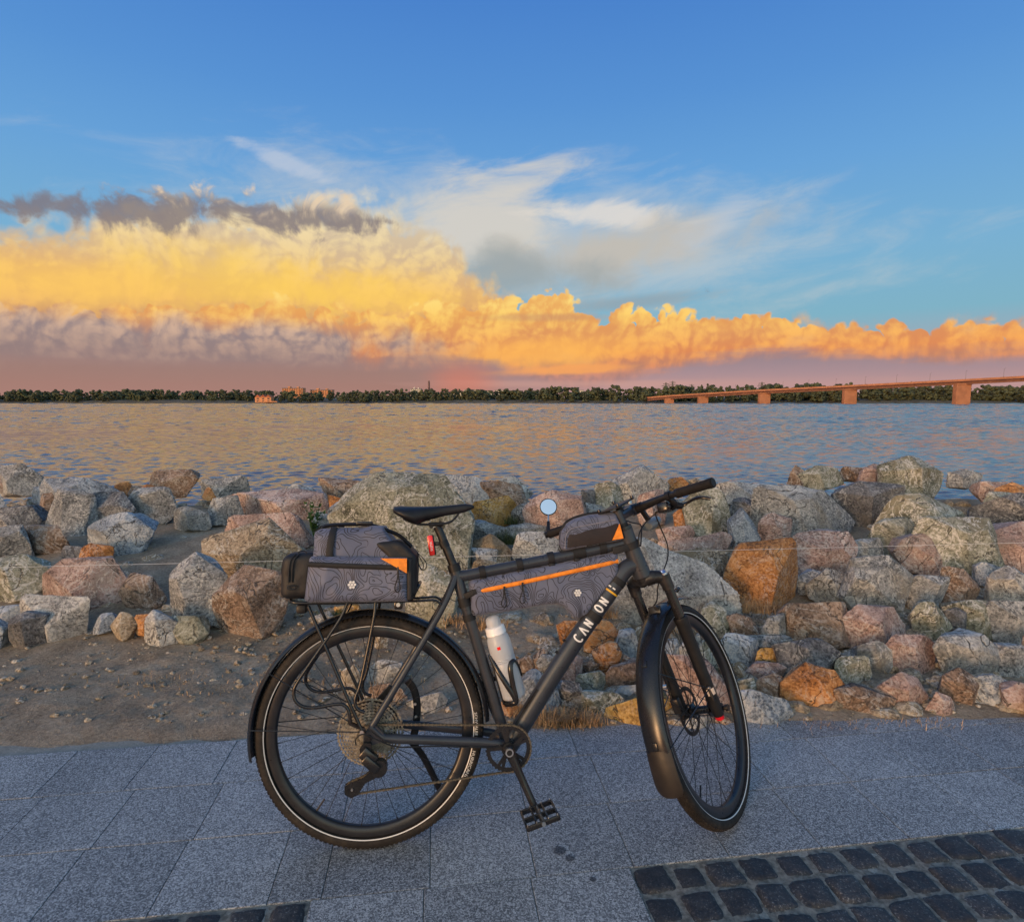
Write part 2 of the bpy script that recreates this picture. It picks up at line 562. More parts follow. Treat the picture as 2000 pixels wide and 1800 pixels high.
def cobble_m(t, b):
    p = gpos(t); r = orand(t)
    n = noisex(t, p, 120.0, 5, .7); m = noisex(t, p, 14.0, 4, .6)
    sp = sep(t, voro(t, p, 300.0, 'F1', 1))[0]
    v = n * .7 + (m - .5) * .5 + (r - .5) * .15 + sstep(t, sp, .86, .95) * .22
    plug(t, b.inputs['Base Color'], ramp(t, v, [(.2, (.014, .014, .016)), (.4, (.036, .036, .038)), (.55, (.078, .077, .076)), (.8, (.26, .25, .235))], srgb=False))
    plug(t, b.inputs['Roughness'], .62)
    bump(t, b, n * .6 + m, .8, .006)


M_cobble = material('dark_cobble', build=cobble_m)


def grout_m(t, b):
    p = gpos(t)
    n = noisex(t, p, 160.0, 5, .75); m = noisex(t, p, 9.0, 4, .6)
    plug(t, b.inputs['Base Color'], ramp(t, n * .7 + m * .4, [(.3, (.1, .095, .085)), (.55, (.26, .25, .22)), (.8, (.42, .40, .36))], srgb=False))
    plug(t, b.inputs['Roughness'], .95)
    bump(t, b, n, .9, .004)


M_grout = material('sandy_grout', build=grout_m)
M_sand = worn((.17, .155, .13), .95, .45, 60, bmp=.6, name='joint_sand')

mb = MB()
c4 = [pv(-3.4, -2.4), pv(3.6, -2.4), pv(3.6, .93), pv(-3.4, .93)]
mb.add([(*q, -.0045) for q in c4] + [(*q, -.12) for q in c4], [(0, 1, 2, 3), (4, 7, 6, 5), (0, 4, 5, 1), (1, 5, 6, 2), (2, 6, 7, 3), (3, 7, 4, 0)])
pavement = tag(mb.build('pavement', M_grout, smooth=None), kind='structure')

_slabs = {}


def slab(a0, a1, b0, b1, dz=0.0, tint=None):
    g = .0013
    key = (round(a1 - a0, 3), round(b1 - b0, 3))
    if key not in _slabs:
        _slabs[key] = MB().box((0, 0, -.02), (a1 - a0 - 2 * g, b1 - b0 - 2 * g, .04), bev=.0016).mesh('slab', M_slab, None)
    o = link('slab', _slabs[key], pavement)
    c = pv((a0 + a1) / 2, (b0 + b1) / 2)
    o.location = (*c, dz + random.uniform(-.0005, .0005))
    o.rotation_euler = (random.uniform(-.0004, .0004), random.uniform(-.0004, .0004), TH)
    return o


RW = .2835
AE = [-3.39, -3.09, -2.79, -2.49, -2.19, -1.89, -1.59, -1.29, -.99, -.68, -.535, -.235, .072, .366, .668, .97, 1.27, 1.57, 1.87, 2.17, 2.47, 2.77, 3.07, 3.37]
for row in range(3):
    sh = (0, .012, -.03)[row]
    for a0, a1 in zip(AE[:-1], AE[1:]):
        if abs(a0 + .68) < .01: a0 = -.835 if row else a0
        slab(a0 + sh, a1 + sh, row * RW, (row + 1) * RW)
CL, CR = -.562, .352                                   # the slab band between the two cobbled fields
BE = [CL, -.252, .054, CR]
for row in range(7):
    for a0, a1 in zip(BE[:-1], BE[1:]):
        slab(a0, a1, -(row + 1) * RW, -row * RW)


def cobble_mesh(k):
    rs = np.random.RandomState(40 + k)
    n = 9
    g = np.linspace(-1, 1, n)
    x, y = np.meshgrid(g, g)
    sx, sy = .0512 + rs.uniform(-.004, .003), .0476 + rs.uniform(-.004, .002)
    sk = rs.uniform(-.08, .08, 4)
    e = 1 - np.maximum(np.abs(x), np.abs(y)) ** 6
    P = np.stack([x * sx * (1 + sk[0] * y) + .004 * sk[2] * 10 * y ** 2, y * sy * (1 + sk[1] * x), np.zeros_like(x)], -1).reshape(-1, 3)
    rr = np.hypot(x, y).ravel()
    P[:, :2] *= (1 - .05 * np.clip(rr - 1, 0, 1))[:, None]
    P[:, 2] = -.007 * (np.maximum(np.abs(x), np.abs(y)) ** 10).ravel() - .004 * (rr / 1.41) ** 2 + .0028 * fbm(np.c_[P[:, :2] * 60, np.full(len(P), k)], 3, k)
    P[:, :2] += .0015 * np.stack([vnoise(np.c_[P[:, :2] * 50, np.full(len(P), k + 5.)], 3), vnoise(np.c_[P[:, :2] * 50, np.full(len(P), k + 9.)], 4)], 1)
    idx = np.arange(n * n).reshape(n, n)
    F = [(idx[i, j], idx[i, j + 1], idx[i + 1, j + 1], idx[i + 1, j]) for i in range(n - 1) for j in range(n - 1)]
    rim = list(idx[0, :]) + list(idx[1:, -1]) + list(idx[-1, -2::-1]) + list(idx[-2:0:-1, 0])
    low = P[rim].copy(); low[:, 2] = -.05; low[:, :2] *= .97
    m = MB(); m.add(np.concatenate([P, low]), F + [(rim[(i + 1) % len(rim)], rim[i], n * n + i, n * n + (i + 1) % len(rim)) for i in range(len(rim))])
    return m.mesh('cobblestone', M_cobble, 60)


CM = [cobble_mesh(k) for k in range(7)]
rs = random.Random(5)


def cobbles(a_from, da, count, rows):
    for r in range(rows):
        off = rs.uniform(-.02, .02) if r else 0
        for k in range(count):
            a = a_from + da * (k * .1085 + .055 + off + rs.uniform(-.003, .003))
            b = -.052 - r * .1010 + rs.uniform(-.003, .003)
            o = link('cobblestone', rs.choice(CM), pavement)
            o.location = (*pv(a, b), rs.uniform(.001, .006))
            o.rotation_euler = (rs.uniform(-.03, .03), rs.uniform(-.03, .03), TH + rs.choice((0, pi)) + rs.uniform(-.05, .05))
            s = rs.uniform(.95, 1.04)
            o.scale = (s, s, 1)


cobbles(CR, 1, 15, 7)
cobbles(CL, -1, 12, 7)
# sand bed between the cobbles sits higher than the slab joints
for nm, x0, x1 in (('a', CR + .002, 2.1), ('b', -1.95, CL - .002)):
    n = 60
    ga, gb = np.meshgrid(np.linspace(x0, x1, n * 2), np.linspace(-.78, -.003, n))
    q = PO + ga[..., None] * PA + gb[..., None] * PB
    z = -.0025 - .0035 * np.abs(fbm(np.c_[q.reshape(-1, 2) * 14, np.zeros(n * n * 2)], 3, 8))
    idx = np.arange(2 * n * n).reshape(n, 2 * n)
    F = np.stack([idx[:-1, :-1], idx[:-1, 1:], idx[1:, 1:], idx[1:, :-1]], -1).reshape(-1, 4)
    link('sand_bed', fast_mesh('sand_bed', np.c_[q.reshape(-1, 2), z], F, M_sand), pavement)


# damp stains on the slabs: thin films on the stone
def stain_m(t, b):
    p = ocoord(t)
    n = noisex(t, gpos(t), 240.0, 3, .7)
    x, y, z = sep(t, p)
    d = mth(t, 'SQRT', x * x + y * y)
    m = sstep(t, d + (noisex(t, p, 30.0, 3, .6) - .5) * .018, .024, .014) * .62
    plug(t, b.inputs['Base Color'], ramp(t, n, [(.35, (.02, .02, .022)), (.65, (.1, .1, .1))], srgb=False))
    plug(t, b.inputs['Roughness'], .45); plug(t, b.inputs['Alpha'], m)


M_stain = material('damp_stain', build=stain_m)
for px, py, s in ((1093, 1661, 1.0), (1113, 1676, .72), (1158, 1717, .5)):
    g = ground(px, py)
    a = np.linspace(0, 2 * pi, 24, endpoint=False)
    m = MB().add(np.c_[np.cos(a) * .03, np.sin(a) * .03, np.zeros(24)], [tuple(range(24))])
    o = m.build('damp_stain', M_stain, pavement, smooth=None, loc=(g[0], g[1], .0016)); o.scale = (s, s, 1)


# ------------------------------------------------------------------ earth bank under the boulders
def soil_m(t, b):
    p = gpos(t)
    n = noisex(t, p, 5.0, 6, .65); f = noisex(t, p, 70.0, 6, .75); g = voro(t, p, 85.0, 'F1', 1)
    v = n * .55 + f * .5 + (sep(t, g)[0] - .5) * .1
    plug(t, b.inputs['Base Color'], ramp(t, v, [(.26, (.075, .054, .036)), (.42, (.19, .145, .10)), (.56, (.30, .238, .168)), (.75, (.48, .40, .30))], srgb=False))
    plug(t, b.inputs['Roughness'], .95)
    bump(t, b, f + n * .6, 1.0, .012)


M_soil = material('dry_soil', build=soil_m)
TY = [1.9, 2.30, 2.42, 3.0, 3.4, 4.0, 5.0, 5.8, 6.5, 8.0, 9.5, 14.0]
TZ = [-.03, -.012, .006, .035, .085, .17, .31, .38, .16, -.8, -1.6, -2.2]


def terr(x, y): return np.interp(y, TY, TZ)


gx = np.concatenate([np.linspace(-9, -1.9, 40, endpoint=False), np.linspace(-1.9, 2.0, 240, endpoint=False), np.linspace(2.0, 9, 40)])
gy = np.concatenate([np.linspace(2.2, 3.6, 100, endpoint=False), np.linspace(3.6, 12, 80)])
x, y = np.meshgrid(gx, gy)
edge = 2.372 + .045 * x + .034 * fbm(np.c_[x.ravel() * 4.5, np.zeros((x.size, 2))], 4, 2).reshape(x.shape)
z = np.interp(y - edge + 2.36, TY, TZ)
q = np.c_[x.ravel(), y.ravel(), np.zeros(x.size)]
z = z + (.012 * fbm(q * 3, 3, 4) + .006 * fbm(q * 14, 3, 5)).reshape(x.shape) * np.clip((y - edge) * 8, 0, 1)
idx = np.arange(x.size).reshape(x.shape)
F = np.stack([idx[:-1, :-1], idx[:-1, 1:], idx[1:, 1:], idx[1:, :-1]], -1).reshape(-1, 4)
earth = tag(link('earth_bank', fast_mesh('earth_bank', np.c_[x.ravel(), y.ravel(), z.ravel()], F, M_soil)), kind='structure')


# ------------------------------------------------------------------ water
def water_m(t, b):
    p = gpos(t); x, y, z = sep(t, p)
    q = vec(t, x * .5, y, 0.0)
    w1 = vop(t, 'SUBTRACT', noisex(t, q, 1.1, 7, .72, .2, color=True), (.5, .5, .5))
    w2 = vop(t, 'SUBTRACT', noisex(t, q, 3.2, 4, .6, .3, color=True), (.5, .5, .5))
    calm = sstep(t, noisex(t, vec(t, x * .0015, y * .012, 0.0), 1.0, 3, .5), .40, .62, .5, 1.0)
    wx, wy, _ = sep(t, vop(t, 'ADD', w1, scale_v(t, w2, .45)))
    far = sstep(t, y, 12.0, 110.0, .55, 1.2)
    tl = vec(t, wx * calm * far * .34, wy * calm * far * .62, 0.0)
    nrm = vop(t, 'NORMALIZE', vop(t, 'ADD', X(t, t.nodes.new('ShaderNodeNewGeometry').outputs['Normal']), tl))
    plug(t, b.inputs['Base Color'], (.125, .122, .140)); plug(t, b.inputs['Roughness'], .13)
    b.inputs['IOR'].default_value = 1.36
    t.links.new(nrm.k, b.inputs['Normal'])


M_water = material('river_water', build=water_m)
ZW = -1.2
nc = 500
yy = np.concatenate([6.2 * (70 / 6.2) ** np.linspace(0, 1, 480, endpoint=False), 70 * (800 / 70) ** np.linspace(0, 1, 500), [1200, 2500, 5200]])
ta = np.tan(np.radians(np.linspace(-49, 49, nc)))
Yg, Tg = np.meshgrid(yy, ta, indexing='ij')
Xg = Yg * Tg
sp = np.gradient(yy)[:, None] * np.ones_like(Tg)
rs = np.random.RandomState(3)
H = np.zeros_like(Yg)
for k in range(80):
    wl = .10 * (.95 / .10) ** rs.rand()
    th = rs.normal(-pi / 2 + .15, .75)
    kx, ky = cos(th) * 2 * pi / wl, sin(th) * 2 * pi / wl
    fade = np.clip(wl / (2.6 * sp) - .5, 0, 1)
    ph = kx * Xg + ky * Yg + rs.rand() * 6.28
    H += fade * (.0054 * wl ** .88) * (np.sin(ph) + .3 * np.sin(2 * ph + .6))
ri, ci = np.meshgrid(np.arange(len(yy)), np.arange(nc), indexing='ij')
ri, ci = ri.ravel(), ci.ravel()
chop = vnoise(np.c_[ci * .16, ri * .45, np.zeros(ri.size)], 21) * .65 + vnoise(np.c_[ci * .5 + 7, ri * .8, np.zeros(ri.size)], 22) * .5
H += chop.reshape(H.shape) * np.minimum(sp, 3.6) * .40 * np.clip((Yg - 16) / 55, 0, 1) * (Yg < 720)
gust = .55 + .75 * (fbm(np.c_[(Xg * .06).ravel(), (Yg * .06).ravel(), np.zeros(Xg.size)], 3, 11).reshape(Xg.shape) * .5 + .5)
H *= gust
idx = np.arange(Xg.size).reshape(Xg.shape)
F = np.stack([idx[:-1, :-1], idx[:-1, 1:], idx[1:, 1:], idx[1:, :-1]], -1).reshape(-1, 4)
water = tag(link('river_water', fast_mesh('river_water', np.stack([Xg.ravel(), Yg.ravel(), (ZW + H).ravel()], 1), F, M_water)), kind='structure')

# ------------------------------------------------------------------ boulders
def rock_m(name, cols, stain, vein=.5, stain_amt=.5):
    """weathered granite: mottled body colour, stains, pale scratchy veins"""
    def bd(t, b):
        r = orand(t)
        p = vop(t, 'ADD', ocoord(t), vec(t, r * 31.0, r * 17.0, r * 57.0))
        n = noisex(t, p, 4.0, 6, .62, .6); f = noisex(t, p, 62.0, 6, .74); s_ = noisex(t, p, 2.6, 5, .6, .8)
        sp = sep(t, voro(t, p, 110.0, 'F1', 1))[0]
        v = n * .85 + (f - .5) * .95 + (sp - .5) * .14 + .07
        cl = [[min(.9, q * 1.22) for q in c_] for c_ in cols]
        c = ramp(t, v, [(.26, [q * .55 for q in cl[0]]), (.43, cl[1]), (.57, cl[2]), (.76, cl[3])], srgb=False)
        c = mixc(t, sstep(t, s_ + (f - .5) * .5, .60 - .16 * stain_amt, .72 - .1 * stain_amt) * min(1, .35 + stain_amt * .6), c, stain)
        # pale mineral veins, crusts and dark cracks
        w = noisex(t, p, 6.5, 4, .6, 2.0)
        vn = sstep(t, mth(t, 'ABSOLUTE', w - .5), .05, .006) * sstep(t, noisex(t, p, 3.1, 3, .5), .36, .56) * sstep(t, f, .36, .56)
        c = mixc(t, vn * min(1, vein * 1.25), c, (.62, .60, .55))
        w2 = noisex(t, vop(t, 'ADD', p, (7.3, 2.1, 4.4)), 3.4, 4, .6, 1.4)
        ck = sstep(t, mth(t, 'ABSOLUTE', w2 - .5), .014, .002) * sstep(t, n, .42, .6)
        c = mixc(t, ck * .8, c, (.03, .027, .024))
        plug(t, b.inputs['Base Color'], c)
        plug(t, b.inputs['Roughness'], lstep(t, f, .3, .7, .72, .95))
        bump(t, b, f * .5 + n * .5 + sp * .12 - ck * .5, 1.0, .018)
    return material(name, build=bd)


ROCK = {
    'grey': rock_m('grey_granite', [(.05, .055, .058), (.15, .155, .155), (.27, .275, .27), (.46, .46, .44)], (.17, .14, .09), .6, .35),
    'blue': rock_m('blue_grey_granite', [(.05, .06, .075), (.15, .175, .205), (.28, .315, .35), (.47, .5, .53)], (.2, .17, .12), .5, .35),
    'pale': rock_m('pale_granite', [(.08, .08, .078), (.21, .21, .205), (.36, .36, .345), (.58, .57, .54)], (.22, .19, .14), .7, .4),
    'pink': rock_m('pink_granite', [(.09, .058, .048), (.23, .15, .125), (.37, .265, .225), (.54, .44, .39)], (.19, .175, .16), .4, .5),
    'rust': rock_m('rust_granite', [(.12, .045, .014), (.31, .125, .035), (.47, .22, .075), (.58, .36, .18)], (.14, .08, .04), .3, .4),
    'gold': rock_m('golden_stone', [(.12, .06, .014), (.32, .17, .035), (.5, .29, .075), (.62, .43, .18)], (.16, .10, .035), .25, .35),
    'tan': rock_m('tan_granite', [(.07, .052, .034), (.19, .145, .095), (.33, .265, .18), (.5, .43, .33)], (.11, .105, .075), .6, .5),
    'brown': rock_m('brown_granite', [(.05, .032, .022), (.14, .092, .062), (.25, .175, .125), (.4, .31, .24)], (.27, .14, .055), .4, .4),
    'dark': rock_m('dark_granite', [(.025, .026, .029), (.075, .077, .082), (.145, .147, .152), (.29, .29, .285)], (.12, .1, .07), .4, .3),
    'moss': rock_m('mossy_granite', [(.055, .056, .038), (.15, .15, .108), (.26, .258, .2), (.44, .43, .36)], (.19, .155, .085), .75, .5),
}
YS_P = [920, 940, 970, 1010, 1060, 1120, 1180, 1230, 1280, 1330, 1380, 1420, 1440]
YS_Y = [6.5, 6.1, 5.6, 5.05, 4.5, 3.95, 3.5, 3.2, 2.95, 2.75, 2.56, 2.43, 2.37]


def convex(p):
    p = sorted(map(tuple, p))
    def half(q):
        h = []
        for v in q:
            while len(h) > 1 and (h[-1][0] - h[-2][0]) * (v[1] - h[-2][1]) - (h[-1][1] - h[-2][1]) * (v[0] - h[-2][0]) <= 0: h.pop()
            h.append(v)
        return h
    return np.array(half(p)[:-1] + half(p[::-1])[:-1])


def rock_verts(poly, depth, seed, sub, rough=.036, k=110):
    """poly: convex outline in (x, z) about its centre; returns points of a faceted boulder with that widest section"""
    rs = np.random.RandomState(seed)
    D, F = ICO[sub]
    N, Hh = [], []
    poly0 = poly
    while len(poly) > 6:                                 # keep the corners that matter
        n = len(poly)
        ar = [abs(np.cross(poly[i] - poly[i - 1], poly[(i + 1) % n] - poly[i])) for i in range(n)]
        poly = np.delete(poly, int(np.argmin(ar)), 0)
    n = len(poly)
    size = np.sqrt(np.ptp(poly[:, 0]) * np.ptp(poly[:, 1]))
    for i in range(n):
        a, b = poly[i], poly[(i + 1) % n]
        e = b - a; nn = np.array([e[1], -e[0]]); L = np.linalg.norm(nn)
        if L < 1e-6: continue
        nn /= L; h = max(nn @ a, .12 * size)
        up_ = nn[1] > .35
        tau = radians(rs.uniform(24, 58) if up_ else rs.uniform(2, 34)); N.append([nn[0] * cos(tau), -sin(tau), nn[1] * cos(tau)]); Hh.append(h * cos(tau))
        tau = radians(rs.uniform(4, 40)); N.append([nn[0] * cos(tau), sin(tau), nn[1] * cos(tau)]); Hh.append(h * cos(tau))
    for sgn, cnt in ((-1, 2), (1, 1)):
        for j in range(cnt):
            ta = rs.uniform(.15, .85) * (1 if (j + seed) % 2 else -1); tb = rs.uniform(-.25, .35)
            v = np.array([math.sin(ta), sgn * cos(ta) * cos(tb), math.sin(tb)]); v /= np.linalg.norm(v)
            N.append(v); Hh.append(depth * .5 * rs.uniform(.62, .9))
    v = np.array([rs.uniform(-.5, .5), -rs.uniform(.5, 1.0), rs.uniform(.5, 1.0)]); v /= np.linalg.norm(v)
    N.append(v); Hh.append((max(poly @ np.array([v[0], v[2]])) + abs(v[1]) * depth * .3) * rs.uniform(.66, .85))
    N, Hh = np.array(N), np.array(Hh)
    g = np.maximum(D @ N.T, 0) / Hh
    r = 1 / (np.sum(g ** k, 1) ** (1 / k))
    P = D * r[:, None]
    nch = 12                                             # small chips and spalls all over
    cn = N[rs.randint(0, len(N), nch)] + rs.normal(0, .42, (nch, 3)); cn /= np.linalg.norm(cn, axis=1)[:, None]
    chh = (P @ cn.T).max(0) * rs.uniform(.94, .995, nch)
    g = np.maximum(D @ cn.T, 0) / chh
    r = np.minimum(r, 1 / np.maximum(g.max(1), 1e-3))
    P = D * r[:, None]
    for i_, j_ in ((0, 0), (2, 1)):
        lo_, hi_ = poly0[:, j_].min(), poly0[:, j_].max()
        a_, b_ = P[:, i_].min(), P[:, i_].max()
        P[:, i_] = np.where(P[:, i_] > 0, P[:, i_] * hi_ / b_, P[:, i_] * lo_ / a_)
    q = P / size
    nz = fbm(q * 3.2 + seed, 5, seed % 50, .58) * .75
    rdg = 1 - np.abs(vnoise(q * 3.3 + 5.5 + seed, 7))
    P = P * (1 + rough * nz + .022 * (rdg - .6))[:, None]
    return P, F


rocks = []


def rock(pts, kind, label=None, seed=None, group='boulders of the shore bank', depth=None, bury=.22, sub=None, Yoff=0.0, name='boulder'):
    pts = np.asarray(pts, float)
    seed = len(rocks) * 7 + 3 if seed is None else seed
    w, h = np.ptp(pts[:, 0]), np.ptp(pts[:, 1])
    Yf = np.interp(pts[:, 1].max(), YS_P, YS_Y) + Yoff
    dm = depth or .72 * np.sqrt(w * max(h, .5 * w)) * Yf / FPX
    Yc = Yf + dm * .42
    cy = pts[:, 1].mean()
    q = pts.mean(0) + (pts - pts.mean(0)) * 1.09
    low = q[:, 1] > cy
    q[low, 1] += bury * h
    W = np.array([at(a, b, Yc) for a, b in q])
    c = W.mean(0)
    poly = convex(W[:, [0, 2]] - c[[0, 2]])
    if sub is None: sub = 6 if w > 105 else 5 if w > 36 else 4
    P, F = rock_verts(poly, dm, seed, sub)
    o = link(name, fast_mesh(name, P, F, ROCK[kind], smooth=False), None, c)
    tag(o, label, 'boulder' if w > 45 else 'stone', group)
    rocks.append((o, pts, kind, Yc))
    return o


